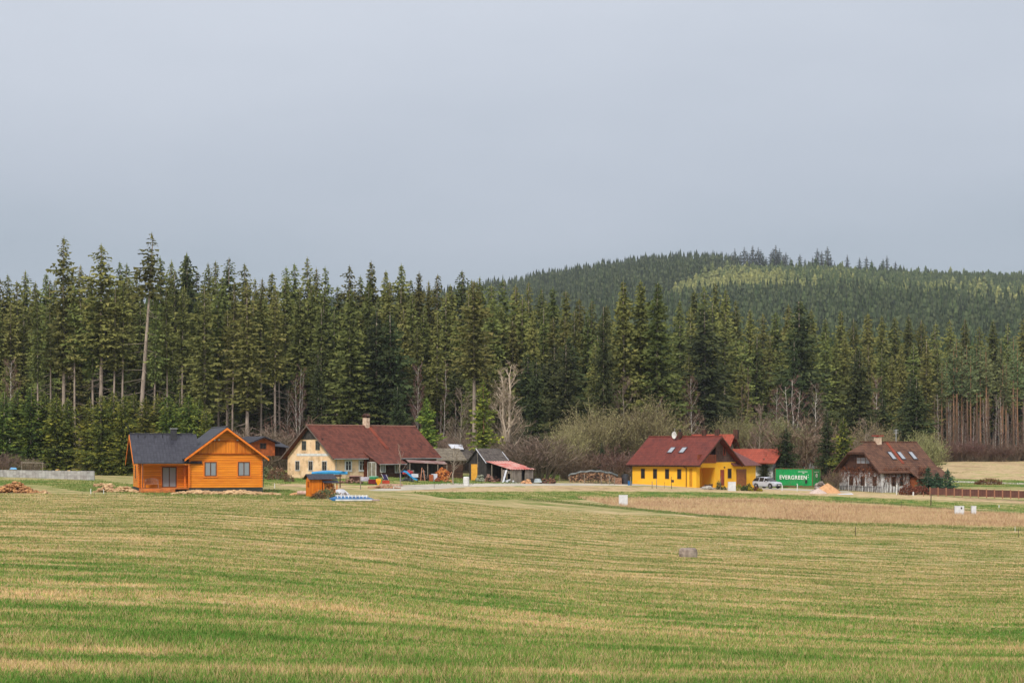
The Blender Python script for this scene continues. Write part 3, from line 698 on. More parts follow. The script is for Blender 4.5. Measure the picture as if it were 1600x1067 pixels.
GRY = bush('greybush', 4.5, 3.0, M_TWG, M_TWB, 0, 60, .035, 9)
for v, px, Y, top, lab, wd in [
    (WIL, 925, 258, 618, 'large rounded willow with yellow green buds left of the giant spruces', .85),
    (WILB, 886, 252, 660, 'smaller rounded budding willow behind the left end of the firewood stack', .85),
    (WIL, 1002, 260, 604, 'tall budding willow bush left of the yellow house roof', .9),
    (WILB, 1215, 268, 640, 'greenish budding willow above the bushy spruce', 1.0),
    (WIL, 1365, 258, 648, 'broad budding willow behind the brown roof ridge', .8),
    (WILB, 1443, 250, 664, 'brown green bush at the right end of the brown roof', .75),
    (WILB, 1145, 266, 640, 'budding willow behind the right part of the yellow house roof', .8),
    (GRY, 845, 244, 668, 'grey brown leafless bush behind the red roofed lean-to', 1.5),
    (GRY, 822, 244, 676, 'wide grey brown leafless bush above the red lean-to roof', 1.3),
    (GRY, 772, 262, 668, 'leafless bush above the dark wooden shed roof', 1.0),
    (BRN, 962, 250, 690, 'reddish brown leafless bush left of the yellow house', 1.3),
    (BRN, 898, 249, 700, 'reddish brown leafless bush right behind the firewood stack', 1.4),
    (GRY, 700, 262, 668, 'leafless bush above the grey barn roof', 1.0),
    (GRY, 400, 244, 655, 'leafless brown bush behind the small dark roofed cabin', 1.4),
    (BRN, 1303, 233, 728, 'dense reddish brown bush left of the vine covered wall', .85),
    (BRN, 1262, 262, 640, 'brown leafless thicket above the container roof', 1.4),
    (GRY, 12, 236, 702, 'tall dry brown bush at the left edge behind the concrete wall', 1.2),
    (GRY, 48, 240, 712, 'low dry brown bush behind the concrete wall', 1.4)]:
    plant_bare(v, px, Y, top, lab, 'leafless_bush', 'bush', wid=wd)
for i in range(28):    # thicket along the forest foot
    px = 340+i*40+RT.uniform(-14, 14)
    Y = np.interp(px, [300, 1000, 1450], [262, 276, 296])+RT.uniform(-3, 4)
    if 860 < px < 1010: continue
    reg(plant_bare(RT.choice([BRN, GRY, BRN]), px, Y, 676+RT.uniform(-34, 14), 'x', 'leafless_bush', 'bush', 'x', wid=RT.uniform(1.0, 1.6)), px, 'low leafless thicket bush', 'thicket bushes')
for i in range(52):    # grove behind the rear meadow
    px = 1462+i*3.4+RT.uniform(-2, 2); Y = 345+RT.uniform(0, 14)
    plant_bare(RT.choice([THIN, THINB, THINB]), px, Y, 622+RT.uniform(-22, 34), 'slender leafless birch in the grove beyond the rear meadow', 'birch_tree', 'tree', 'birches in the grove beyond the rear meadow', wid=1.2)
for i, px in enumerate([1472, 1490, 1503, 1517, 1532, 1541, 1566, 1572, 1590, 1612]):
    reg(plant_tree(pine(i % 3), px, 356+RT.uniform(0, 8), 560+RT.uniform(-24, 22), 'x', 'x', 'pine_tree', 1.2, rng=RT), px, 'pine with reddish bare trunk above the birch grove', 'pines above the birch grove', False)
for i in range(14):
    px = 1466+i*13+RT.uniform(-4, 4)
    reg(plant_bare(BRN, px, 342+RT.uniform(0, 5), 686+RT.uniform(-8, 10), 'x', 'leafless_bush', 'bush', 'x', wid=1.2), px, 'reddish brown bush', 'bushes at the birch grove foot')
for i in range(16):    # slim stems at the forest foot, left and centre
    px = RT.choice([RT.uniform(330, 480), RT.uniform(1060, 1170), RT.uniform(560, 720)]); Y = np.interp(px, [300, 1000, 1450], [266, 280, 300])
    reg(plant_bare(RT.choice([THIN, THINB]), px, Y, 575+RT.uniform(-20, 50), 'x', 'birch_tree', 'tree', 'x', wid=1.1), px, 'slim leafless birch at the forest foot', 'slim birches at the forest foot')

# ---- the far forest, one mass
def cone_tree(r, k, layers, narrow=1.0):
    V = []; Fa = []; T = []
    for i in range(layers):
        f = i/layers; z0 = .08+.88*f; rad = (.17*(1-f)**.8+.018)*narrow; zt = min(1.0, z0+.30*(1-f*.55)); ph = r.random()*6.28; o = len(V)
        V.append((0, 0, zt)); base = r.random()*.5
        for j in range(k):
            a = ph+6.283*j/k; q = rad*(r.uniform(.55, 1.25)); V.append((math.cos(a)*q, math.sin(a)*q, z0-r.uniform(0, .05)))
        for j in range(k): Fa.append((o, o+1+j, o+1+(j+1) % k)); T.append(base+r.uniform(0, .4))
    return np.array(V), np.array(Fa), np.array(T)
def mass(name, P, Hs, wid, kinds, mat, tone, label):
    rg = np.random.default_rng(9); Vs = []; Fs = []; Ts = []; To = []; off = 0
    which = rg.integers(0, len(kinds), len(P))
    for ki, (V, Fa, T) in enumerate(kinds):
        idx = np.where(which == ki)[0]
        if not len(idx): continue
        a = rg.uniform(0, 6.28, len(idx)); c, s = np.cos(a)[:, None], np.sin(a)[:, None]; h = Hs[idx][:, None]; w = h*wid[idx][:, None]
        X = (V[None, :, 0]*c-V[None, :, 1]*s)*w+P[idx, 0:1]; Y = (V[None, :, 0]*s+V[None, :, 1]*c)*w+P[idx, 1:2]; Z = V[None, :, 2]*h+P[idx, 2:3]
        Vs.append(np.stack([X, Y, Z], -1).reshape(-1, 3)); Fs.append((Fa[None]+np.arange(len(idx))[:, None, None]*len(V)+off).reshape(-1, 3)); off += len(idx)*len(V)
        Ts.append((T[None]+rg.uniform(0, .25, (len(idx), 1))).ravel()); To.append(np.repeat(tone[idx], len(Fa)))
    me = np_mesh(name, np.concatenate(Vs), np.concatenate(Fs), mat, {'tint': ('FACE', np.concatenate(Ts)), 'tone': ('FACE', np.concatenate(To))})
    o = link(name, me); return tag(o, label, kind='stuff')
def hill_mat():
    m, t, b = new_mat('hill_forest')
    tint = attr(t, 'tint'); tone = attr(t, 'tone')
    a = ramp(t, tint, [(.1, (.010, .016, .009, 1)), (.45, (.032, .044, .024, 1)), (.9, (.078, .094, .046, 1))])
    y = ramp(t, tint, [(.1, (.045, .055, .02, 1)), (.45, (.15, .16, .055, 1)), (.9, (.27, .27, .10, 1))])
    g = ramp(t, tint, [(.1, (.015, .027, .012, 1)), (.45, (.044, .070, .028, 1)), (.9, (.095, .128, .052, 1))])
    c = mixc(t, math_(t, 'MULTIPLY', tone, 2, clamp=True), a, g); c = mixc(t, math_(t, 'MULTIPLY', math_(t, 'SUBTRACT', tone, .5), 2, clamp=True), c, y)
    t.links.new(c, b.inputs['Base Color']); b.inputs['Roughness'].default_value = .9; b.inputs['Specular IOR Level'].default_value = .05
    return m
MH = hill_mat(); rg = np.random.default_rng(21); rk = random.Random(4)
K = [cone_tree(rk, 7, 7) for _ in range(6)]; KN = [cone_tree(rk, 6, 8, .8) for _ in range(5)]
def grid(px0, px1, dpx, Ys, jit):
    P = []
    for Y in Ys:
        n = int((px1-px0)/dpx); p = px0+(np.arange(n)+rg.uniform(-.5, .5, n))*dpx; y = Y+rg.uniform(-jit, jit, n); P.append(np.stack([(p-800)/F0*y, y, p], -1))
    P = np.concatenate(P); z = Hnp(P[:, 0], P[:, 1]); return P[:, 0], P[:, 1], z, P[:, 2]
def pn(x, y, s): return np.array([mnoise.noise(Vector((a*s, b*s, 0))) for a, b in zip(x, y)])
# forest interior right behind the individual ranks
x, y, z, p = grid(-60, 1660, 8, np.arange(312, 470, 9), 4)
ok = y > np.interp(p, [0, 700, 1000, 1100, 1600], [312, 312, 330, 384, 396]); x, y, z, p = x[ok], y[ok], z[ok], p[ok]
skyl = np.interp(p, [a for a, b in SKY], [b for a, b in SKY])+rg.uniform(8, 60, len(p))
hh = np.minimum(np.clip((HZ-skyl)*y/F0+EYE-z, 9, 27), 25*rg.uniform(.85, 1.12, len(p)))
mass('forest_interior', np.stack([x, y, z], -1), hh, np.full(len(x), 1.15), KN, MH, np.clip(rg.normal(.3, .14, len(x)), 0, .5), 'dense dark spruce forest seen between and behind the front ranks of trees')
# the hill
x, y, z, p = grid(520, 1700, 7.5, np.arange(700, 1240, 22), 9)
hh = rg.uniform(17, 25, len(x)); mass('valley_forest', np.stack([x, y, z], -1), hh, np.full(len(x), 1.05), KN, MH, np.clip(rg.normal(.12, .12, len(x)), 0, .5), 'dark spruce forest in the valley below the hill')
x, y, z, p = grid(470, 1160, 6, np.arange(1240, 1900, 16), 7)
lim = np.interp(p, [1000, 1090, 1160], [1250, 1500, 1790]); ok = (y > lim) | (p < 1000); x, y, z = x[ok], y[ok], z[ok]
hh = rg.uniform(15, 25, len(x))*(1+.25*pn(x, y, .02)); mass('ridge_forest', np.stack([x, y, z], -1), hh, rg.uniform(.85, 1.3, len(x)), KN, MH, np.clip(rg.normal(.05, .1, len(x)), 0, .4), 'dark mature spruce forest on the left shoulder of the hill')
x, y, z, p = grid(1000, 1720, 4.6, np.arange(1200, 1870, 8.5), 4)
lim = np.interp(p, [1000, 1090, 1160], [1250, 1500, 1790]); ok = (y <= lim) | (p > 1160); x, y, z, p = x[ok], y[ok], z[ok], p[ok]
n1 = pn(x, y, .006); n2 = pn(x, y, .02)
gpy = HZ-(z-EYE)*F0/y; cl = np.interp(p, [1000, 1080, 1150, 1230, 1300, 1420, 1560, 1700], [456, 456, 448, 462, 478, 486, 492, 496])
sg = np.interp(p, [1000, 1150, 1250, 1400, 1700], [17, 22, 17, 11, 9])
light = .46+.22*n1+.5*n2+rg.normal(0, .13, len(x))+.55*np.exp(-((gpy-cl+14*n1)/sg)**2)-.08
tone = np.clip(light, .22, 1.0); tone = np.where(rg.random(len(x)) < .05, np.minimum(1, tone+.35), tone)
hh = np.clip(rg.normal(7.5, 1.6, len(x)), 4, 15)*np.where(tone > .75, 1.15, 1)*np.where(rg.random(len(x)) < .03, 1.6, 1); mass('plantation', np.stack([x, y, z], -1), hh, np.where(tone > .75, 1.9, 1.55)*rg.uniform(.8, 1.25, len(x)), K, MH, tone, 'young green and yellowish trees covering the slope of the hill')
# single old trees standing on the ridge
RIDGE = [(1143, 396), (1152, 400), (1157, 394), (1172, 396), (1181, 394), (1189, 390), (1197, 401), (1205, 392), (1208, 388), (1215, 392), (1228, 394), (1270, 400), (1298, 398), (1380, 404), (1148, 388), (1163, 386), (1168, 394), (1176, 384), (1185, 386), (1192, 396), (1212, 383), (1218, 388), (1224, 398), (1235, 402), (1250, 397), (1258, 404), (1277, 388), (1284, 392), (1293, 385), (1304, 408), (1324, 398), (1343, 402), (1354, 400), (1362, 406), (1375, 412), (1386, 399), (1399, 408), (1412, 414), (1448, 418), (1536, 424)]
RV = con_meshes('ridge', M_FAR, M_BARK, 24, .3, 10, Rd=2.7, zb=7, ragged=.6, nb=(4, 6), gaps=.2, step=1.0, spray=.8)
for px, top in RIDGE:
    reg(plant_tree(RV, px, 1790, top, 'x', 'x', wid=RT.uniform(1.3, 2.0), rng=RT), px, 'old spruce in the '+('leftmost group' if px < 1170 else 'dense clump' if px < 1200 else 'tall clump' if px < 1230 else 'middle group' if px < 1330 else 'right group')+' on the far ridge', 'old spruces on the ridge', False)

# ================================================================== materials for buildings
M_LOG = board_mat('orange_log_wall', (.9, .30, .022, 1), (.66, .175, .010, 1), S(120, 56, 12), 2, .235, .09, .5, 1.6, (.35, .35, 3))
M_LOGV = board_mat('orange_vertical_boards', (.86, .27, .020, 1), (.52, .125, .009, 1), S(110, 52, 12), 0, .17, .08, .5, 1.6, (4, 4, .4))
M_OR = cmat('orange_stained_wood', (.86, .24, .016, 1), (.66, .15, .008, 1), 2.5, .5, (1, 1, 3))
M_ORD = cmat('weathered_orange_boards', S(206, 124, 62), S(160, 92, 46), 3, .7, (1, 4, 1))
M_SLATE = board_mat('dark_grey_tiles', S(62, 62, 72), S(44, 44, 54), S(26, 26, 32), (2, 0), (.235, .33), .09, .45, 2)
M_PLINTH = cmat('dark_plinth', S(62, 68, 68), S(46, 50, 50), 2)
M_DKM = cmat('dark_metal', S(58, 58, 64), S(42, 42, 48), 3, .45)
M_GLASS, _t, _b = new_mat('window_glass'); _b.inputs['Base Color'].default_value = (.03, .028, .026, 1); _b.inputs['Roughness'].default_value = .15; _b.inputs['Specular IOR Level'].default_value = .4
M_GLASSL, _t, _b = new_mat('window_glass_with_curtain'); _b.inputs['Base Color'].default_value = (.26, .28, .31, 1); _b.inputs['Roughness'].default_value = .12
M_SKYL, _t, _b = new_mat('skylight_glass'); _b.inputs['Base Color'].default_value = (.42, .44, .48, 1); _b.inputs['Roughness'].default_value = .12; _b.inputs['Metallic'].default_value = .5
M_PLAST = cmat('yellowed_plaster', S(242, 212, 176, .98), S(230, 192, 150, .95), .9, .95, (1, 1, 1), .2, dirt=S(188, 156, 118, .8))
M_WHITE = cmat('white_paint', S(232, 232, 230, .92), S(206, 206, 204, .9), 2, .6)
M_WHT2 = cmat('white_plaster', S(226, 226, 226, .92), S(186, 186, 188, .9), 2.2, .9)
M_REDT = board_mat('dark_red_tiles', S(118, 66, 52), S(82, 42, 34), S(46, 24, 20), (2, 0), (.24, .33), .1, .8, .9)
M_REDN = board_mat('new_red_tiles', S(138, 66, 46), S(108, 50, 36), S(90, 40, 28), (2,), (.24,), .1, .8, .9)
M_MAR = board_mat('maroon_tiles', S(120, 54, 42), S(92, 38, 31), S(50, 22, 18), (2, 0), (.24, .33), .1, .6, .9)
M_BRT = board_mat('brown_tiles', S(112, 78, 60), S(76, 50, 40), S(42, 28, 24), (2, 0), (.26, .35), .12, .8, .9)
M_ORT = board_mat('orange_tiles', S(164, 78, 58), S(136, 62, 48), S(120, 52, 36), (2, 0), (.3, .33), .1, .7, .9)
M_BLK = board_mat('black_weathered_boards', S(74, 70, 68), S(44, 42, 42), S(18, 18, 18), 3, .2, .1, .85, 2)
M_DBR = board_mat('dark_brown_boards', S(92, 62, 50), S(58, 38, 32), S(26, 18, 16), 3, .18, .1, .85, 2)
M_DBRH = board_mat('dark_brown_logs', S(92, 66, 50), S(52, 36, 30), S(22, 16, 14), 2, .25, .14, .85, 2)
M_BRNW = board_mat('brown_balcony_boards', S(150, 82, 52), S(118, 60, 38), S(70, 34, 24), 3, .14, .08, .6, 2)
M_SHGL = board_mat('brown_shingle_cladding', S(108, 82, 72), S(80, 60, 54), S(50, 36, 34), (2, 3), (.25, .2), .1, .85, 2)
M_YEL = cmat('bright_yellow_plaster', S(255, 190, 58, .98), S(250, 180, 48, .96), .8, .9)
M_DOORR = cmat('red_brown_door', S(160, 70, 40), S(130, 54, 32), 2, .5)
M_FRAMEB = cmat('brown_window_frame', S(104, 66, 44), S(80, 50, 34), 3, .5)
M_GREYW = board_mat('grey_weathered_boards', S(150, 140, 130), S(108, 98, 90), S(50, 44, 40), 3, .22, .08, .9, 2)
M_SHK = board_mat('grey_mossy_shingles', S(142, 132, 116), S(96, 88, 78), S(52, 48, 42), (2, 3), (.22, .3), .14, .9, 2)
M_SHKD = board_mat('dark_grey_shingles', S(112, 104, 98), S(72, 66, 64), S(36, 34, 34), (2, 3), (.22, .3), .14, .9, 2)
M_CONC = cmat('grey_concrete', S(178, 174, 170, .9), S(140, 136, 132, .9), 1.2, .9, dirt=S(150, 120, 96))
M_RUST = cmat('rusty_red_sheet', S(178, 72, 64), S(196, 160, 150), 1.4, .6, (.4, 1.2, 1))
M_BRICK = cmat('cream_chimney', S(220, 200, 178), S(180, 150, 128), 3, .9)
M_FIRE = cmat('cut_firewood', S(214, 160, 100), S(96, 60, 42), 9, .9)
M_STONE = cmat('tan_rubble', S(214, 182, 142, .95), S(150, 116, 84), 1.6, .95, (1, 1, 1), .3)
M_LOGE = cmat('split_log', S(200, 150, 100), S(110, 74, 54), 3, .9)
M_BLUE = cmat('blue_plastic', S(40, 150, 205), S(30, 120, 180), 2, .45)
M_BLUD = cmat('blue_boat_paint', S(36, 112, 170), S(28, 86, 138), 2, .5)
M_RED = cmat('red_plastic', S(180, 44, 44), S(150, 34, 36), 2, .5)
M_GRN = cmat('green_plastic', S(60, 170, 120), S(40, 140, 100), 2, .5)
M_YPL = cmat('yellow_plastic', S(240, 180, 30), S(220, 160, 20), 2, .5)
M_TARPW = cmat('white_tarp', S(224, 226, 236, .92), S(190, 194, 206), 1.6, .6)
M_TARPD = cmat('dark_tarp', S(90, 96, 96), S(52, 58, 58), 2, .5)
M_POST = cmat('grey_wooden_post', S(150, 140, 126), S(110, 100, 90), 4, .9, (4, 4, 1))
M_POSTD = cmat('dark_wooden_post', S(88, 78, 66), S(58, 50, 42), 4, .9, (4, 4, 1))
M_BRPOST = cmat('light_brown_post', S(170, 122, 98), S(136, 96, 76), 4, .8, (4, 4, 1))
M_FENCE = board_mat('dark_red_brown_fence_boards', S(112, 74, 64), S(86, 56, 50), S(48, 32, 30), 0, .12, .12, .8, 2)
M_SAND = cmat('sand', S(206, 160, 118), S(180, 134, 96), 2.5, .95, (1, 1, 1), .2)
M_GRAV = cmat('pinkish_gravel', S(214, 196, 186, .9), S(186, 164, 154, .9), 9, .95)
M_BLACK = cmat('black_rubber_and_opening_dark', (.02, .02, .022, 1), (.012, .012, .014, 1), 4, .6)

# ================================================================== building helpers
front = lambda y0=0.0: (lambda a, o, z: (a, y0-o, z))
leftw = lambda x0=0.0: (lambda a, o, z: (x0-o, a, z))
rightw = lambda x0: (lambda a, o, z: (x0+o, a, z))
def window(par, fm, a, z, w, h, frame=M_WHITE, glass=M_GLASS, mull=1, bar=.07, trim=None, trimw=.1, name='window', rail=0, o0=0.0):
    f = MB(); x0, x1, z0, z1 = a-w/2, a+w/2, z, z+h
    f.mbox(fm, x0, x1, o0-.02, o0+.05, z0, z0+bar); f.mbox(fm, x0, x1, o0-.02, o0+.05, z1-bar, z1)
    f.mbox(fm, x0, x0+bar, o0-.02, o0+.05, z0+bar, z1-bar); f.mbox(fm, x1-bar, x1, o0-.02, o0+.05, z0+bar, z1-bar)
    for i in range(mull):
        c = x0+(x1-x0)*(i+1)/(mull+1); f.mbox(fm, c-bar*.45, c+bar*.45, o0-.02, o0+.055, z0+bar, z1-bar)
    for i in range(rail):
        c = z0+h*(.62 if rail == 1 else (i+1)/(rail+1)); f.mbox(fm, x0+bar, x1-bar, o0-.02, o0+.04, c-.02, c+.02)
    o = f.build(name, frame, par)
    MB().mbox(fm, x0+bar*.5, x1-bar*.5, o0-.02, o0+.02, z0+bar*.5, z1-bar*.5).build('pane', glass, o)
    if trim:
        t = MB(); t.mbox(fm, x0-trimw, x1+trimw, o0-.02, o0+.035, z1, z1+trimw); t.mbox(fm, x0-trimw, x1+trimw, o0-.02, o0+.07, z0-trimw, z0)
        t.mbox(fm, x0-trimw, x0, o0-.02, o0+.035, z0, z1); t.mbox(fm, x1, x1+trimw, o0-.02, o0+.035, z0, z1); t.build('surround', trim, o)
    return o
def gable_wall(m, L, Wd, h, hr, x0=0, y0=0):
    """walls of a house whose ridge runs along x"""
    return m.extr([(x0, y0, 0), (x0, y0+Wd, 0), (x0, y0+Wd, h), (x0, y0+Wd/2, hr), (x0, y0, h)], (L, 0, 0))
def roofx(par, x0, x1, y0, yr, y1, ze0, zr, ze1, mat, th=.16, name='roof'):
    m = MB(); m.slab([(x0, y0, ze0), (x1, y0, ze0), (x1, yr, zr), (x0, yr, zr)], th); m.slab([(x0, y1, ze1), (x1, y1, ze1), (x1, yr, zr+.003), (x0, yr, zr+.003)], th)
    return m.build(name, mat, par)
def roofy(par, y0, y1, x0, xr, x1, ze0, zr, ze1, mat, th=.16, name='roof'):
    m = MB(); m.slab([(x0, y0, ze0), (x0, y1, ze0), (xr, y1, zr), (xr, y0, zr)], th); m.slab([(x1, y0, ze1), (x1, y1, ze1), (xr, y1, zr+.003), (xr, y0, zr+.003)], th)
    return m.build(name, mat, par)
def verge(par, pts, w, th, off, mat, name='bargeboard'):
    """board under a roof edge: polyline pts, hanging w, extruded by off"""
    m = MB()
    for a, b in zip(pts[:-1], pts[1:]):
        m.extr([a, b, (b[0], b[1], b[2]-w), (a[0], a[1], a[2]-w)], off)
    return m.build(name, mat, par)

# ================================================================== orange log cabin
base = Vector(((297-800)/F0*176.5, 176.5, -2.1))
cab = thing('log_cabin', 'orange log cabin with dark grey tiled roof and porch on its left', 'house', base, math.radians(17.6))
G = 7.4
m = MB(); m.box(-.02, 0, 0, G, 10.5, 3.45); m.extr([(-.02, .0, 3.45), (G, .0, 3.45), (G/2, 0, 6.15)], (0, 10.5, 0)); m.build('wall', M_LOG, cab)
m = MB(); m.box(-5.0, 1.6, 0, -.02, 8.6, 2.75); m.extr([(-5.0, 1.6, 2.75), (-5.0, 8.6, 2.75), (-5.0, 4.6, 5.1)], (4.9, 0, 0)); m.build('wing_wall', M_LOG, cab)
m = MB(); m.extr([(.25, -.03, 3.56), (G-.25, -.03, 3.56), (G-1.9, -.03, 4.78), (1.9, -.03, 4.78)], (0, -.05, 0)); m.build('gable_boards', M_LOGV, cab)
m = MB(); m.box(-.1, -.12, 3.44, G+.1, 0.0, 3.56); m.box(1.85, -.12, 4.76, G-1.85, 0, 4.86); m.build('trim', cmat('dark_orange_trim', S(170, 84, 20), S(140, 66, 16)), cab)
m = MB(); m.box(-.12, -.12, -.75, G+.12, 10.6, -.02); m.box(-5.1, 1.5, -.75, -.12, 8.7, -.02); m.build('foundation', M_PLINTH, cab)
m = MB()
for zz in np.arange(.05, 3.3, .235):      # crossing log ends
    for xx in (-.13, G-.02): m.box(xx, -.16, zz, xx+.15, -.0, zz+.17)
    m.box(-5.18, 1.42, zz, -5.0, 1.6, zz+.17) if zz < 2.7 else None
m.build('log_ends', M_OR, cab)
roofy(cab, -.85, 11.0, -.62, G/2, G+.62, 3.06, 6.32, 3.06, M_SLATE)
roofx(cab, -5.75, 1.2, -.25, 4.6, 9.1, 2.62, 5.58, 2.6, M_SLATE, name='wing_roof')
verge(cab, [(-.66, -.86, 2.98), (G/2, -.86, 6.22), (G+.66, -.86, 2.98)], .24, 0, (0, -.05, 0), M_OR)
verge(cab, [(-5.76, -.25, 2.55), (-5.76, 4.6, 5.5), (-5.76, 9.1, 2.5)], .24, 0, (-.05, 0, 0), M_OR)
m = MB(); m.tube((G/2, -.8, 6.34), (G/2, 11, 6.34), .09); m.tube((-5.7, 4.6, 5.6), (.9, 4.6, 5.6), .09); m.build('ridge_tiles', M_DKM, cab)
m = MB(); m.tube((-5.7, -.33, 2.55), (-.7, -.33, 2.55), .07); m.tube((-.72, -.7, 3.0), (-.72, 1, 3.0), .07); m.tube((-4.85, -.3, 2.5), (-4.85, -.3, 0), .045); m.tube((G+.15, -.15, 3.0), (G+.15, -.15, 0), .045)
m.build('gutter', M_DKM, cab)
c = MB().box(-1.55, 3.6, 4.7, -.95, 4.2, 6.1).build('chimney', M_DKM, cab); MB().box(-1.62, 3.53, 6.1, -.88, 4.27, 6.2).build('chimney_cap', cmat('chimney_slab', S(150, 150, 150)), c)
m = MB()
for x in (-4.9, -4.2, -3.2, -2.4): m.tube((x, 4.0, 5.2), (x, 4.0, 5.5), .06)
m.build('roof_vent', M_DKM, cab)
window(cab, front(), 2.1, 1.18, 1.25, 1.5, M_FRAMEB, M_GLASSL, 1, .1, M_OR, .12)
window(cab, front(), 5.55, 1.18, 1.25, 1.5, M_FRAMEB, M_GLASSL, 1, .1, M_OR, .12)
window(cab, front(1.6), -1.95, .02, 1.5, 2.15, M_FRAMEB, M_GLASSL, 1, .1, M_OR, .1, name='terrace_door')
window(cab, leftw(-5.0), 5.4, .9, 1.0, 1.4, M_FRAMEB, M_GLASS, 0, .1, M_OR, .1)
m = MB(); m.box(-4.95, -.12, -.02, -4.78, .05, 2.5); m.build('post', M_OR, cab); m = MB(); m.box(-.2, -.12, 0, -.05, .05, 2.5); m.box(-.5, .9, 0, -.35, 1.05, 2.5); m.build('post', M_OR, cab)
MB().box(-5.0, -.15, 2.36, -.05, .08, 2.52).build('beam', M_OR, cab)
m = MB(); m.box(-5.05, -.75, -.42, -1.6, 1.58, -.02); m.box(-1.6, -.1, -.12, -.14, 1.58, -.02); m.box(-4.6, -1.15, -.65, -2.2, -.76, -.25); m.build('deck', M_ORD, cab)
m = MB(); m.box(2.45, -.18, 4.87, 2.6, -.02, 5.0); m.tube((2.95, -.12, 4.95), (2.95, -.3, 5.02), .12, .05); m.box(G-2.6, -.18, 4.87, G-2.45, -.02, 5.0); m.build('lamp', M_WHITE, cab)
MB().tube((-5.6, 4.6, 5.6), (-6.1, 4.4, 6.6), .025).build('lightning_rod', M_DKM, cab)
# bench on the porch
b0 = cab.matrix_basis @ Vector((-4.2, .75, -.02)) if False else Vector(base)+Matrix.Rotation(math.radians(17.6), 3, 'Z') @ Vector((-3.85, .7, -.02))
be = thing('garden_bench', 'light wooden bench with arched back on the cabin porch', 'bench', b0, math.radians(17.6))
m = MB(); m.box(-.68, -.25, .40, .68, .22, .46); m.build('seat', M_BRPOST, be)
m = MB()
for i in range(11):
    x = -.62+i*.124; m.box(x-.035, .20, .46, x+.035, .235, .86+.16*math.cos(x/.66*1.5))
m.box(-.68, .19, .80, -.5, .25, .9); m.box(.5, .19, .8, .68, .25, .9)
for i in range(8):
    x = -.6+i*.171; z = .86+.16*math.cos(x/.66*1.5); x2 = x+.171; z2 = .86+.16*math.cos(x2/.66*1.5); m.hexa([(x, .19, z-.05), (x2, .19, z2-.05), (x2, .25, z2-.05), (x, .25, z-.05), (x, .19, z+.03), (x2, .19, z2+.03), (x2, .25, z2+.03), (x, .25, z+.03)])
m.build('backrest', M_BRPOST, be)
for sx in (-1, 1):
    MB().box(sx*.66-.035, -.25, 0, sx*.66+.035, -.18, .66).build('leg', M_BRPOST, be); MB().box(sx*.66-.035, .19, 0, sx*.66+.035, .25, .66).build('leg', M_BRPOST, be)
    MB().box(sx*.66-.04, -.28, .66, sx*.66+.04, .26, .70).build('armrest', M_BRPOST, be)
# small cabin behind
sb = thing('garden_cabin', 'small orange cabin with low dark roof behind the gap between log cabin and farmhouse', 'cabin', Vector(((392-800)/F0*226, 226, ztop(712, 226))), math.radians(30))
m = MB(); m.extr([(0, 0, 0), (3.4, 0, 0), (3.4, 0, 1.9), (1.7, 0, 2.5), (0, 0, 1.9)], (0, 6, 0)); m.build('wall', cmat('orange_boards', S(186, 100, 54), S(140, 76, 44), 2), sb)
roofy(sb, -.7, 6.4, -.5, 1.7, 3.9, 1.72, 2.6, 1.72, M_SLATE); window(sb, front(), 1.7, .9, .9, .8, M_FRAMEB, M_GLASS)
MB().box(3.6, 1, .0, 5.4, 4, 1.3).build('annex', M_DBR, sb); MB().slab([(3.3, .4, 1.3), (5.8, .4, 1.1), (5.6, 4, 1.9), (3.3, 4, 2.2)], .1).build('annex_roof', M_SLATE, sb)

# ================================================================== long farmhouse
RB = math.radians(46.6)
fh = thing('farmhouse', 'long old farmhouse with cream plaster gable and dark red tiled roof', 'house', Vector((-22.75, 219, -1.7)), RB)
L, Wd, he, hr = 18.4, 9.5, 2.75, 6.7
m = MB(); m.extr([(0, 0, -.6), (0, Wd, -.6), (0, Wd, he), (0, Wd/2, hr-.2), (0, 0, he)], (11.6, 0, 0)); m.build('wall', M_PLAST, fh)
m = MB(); m.extr([(11.6, .25, -.6), (11.6, Wd, -.6), (11.6, Wd, he), (11.6, Wd/2, hr-.2), (11.6, .25, he)], (L-11.6, 0, 0)); m.build('barn_wall', M_DBR, fh)
roofx(fh, -.7, L+.3, -.55, Wd/2, Wd+.55, he-.38, hr, he-.38, M_REDT)
m = MB(); m.extr([(-.05, 2.7, 4.95), (-.05, Wd-2.7, 4.95), (-.05, Wd/2, hr-.25)], (-.05, 0, 0)); m.build('gable_boards', M_BLK, fh)
m = MB(); m.box(-.08, 2.2, 4.85, -.003, Wd-2.2, 4.97); m.build('trim', M_BLK, fh)
MB().box(-.03, 1.2, 2.68, -.003, Wd-1.9, 3.0).build('band', M_WHITE, fh)
for y, z, w, h in ((6.1, 3.45, .85, 1.2), (3.35, 3.45, .85, 1.2), (7.45, .8, .8, 1.2), (4.75, .8, .8, 1.2), (2.0, .8, .9, 1.2)):
    window(fh, leftw(), y, z, w, h, cmat('green_grey_frame', S(98, 104, 96)) if z > 3 else M_POST, M_GLASS, 1, .07, rail=1, trim=M_WHT2 if z < 3 else None, trimw=.07)
window(fh, front(), 2.3, .8, 1.0, 1.25, M_WHITE, M_GLASS, 1, .07, M_WHT2, .14, rail=1); window(fh, front(), 5.0-.35, .8, .9, 1.25, M_WHITE, M_GLASS, 1, .07, M_WHT2, .14, rail=1)
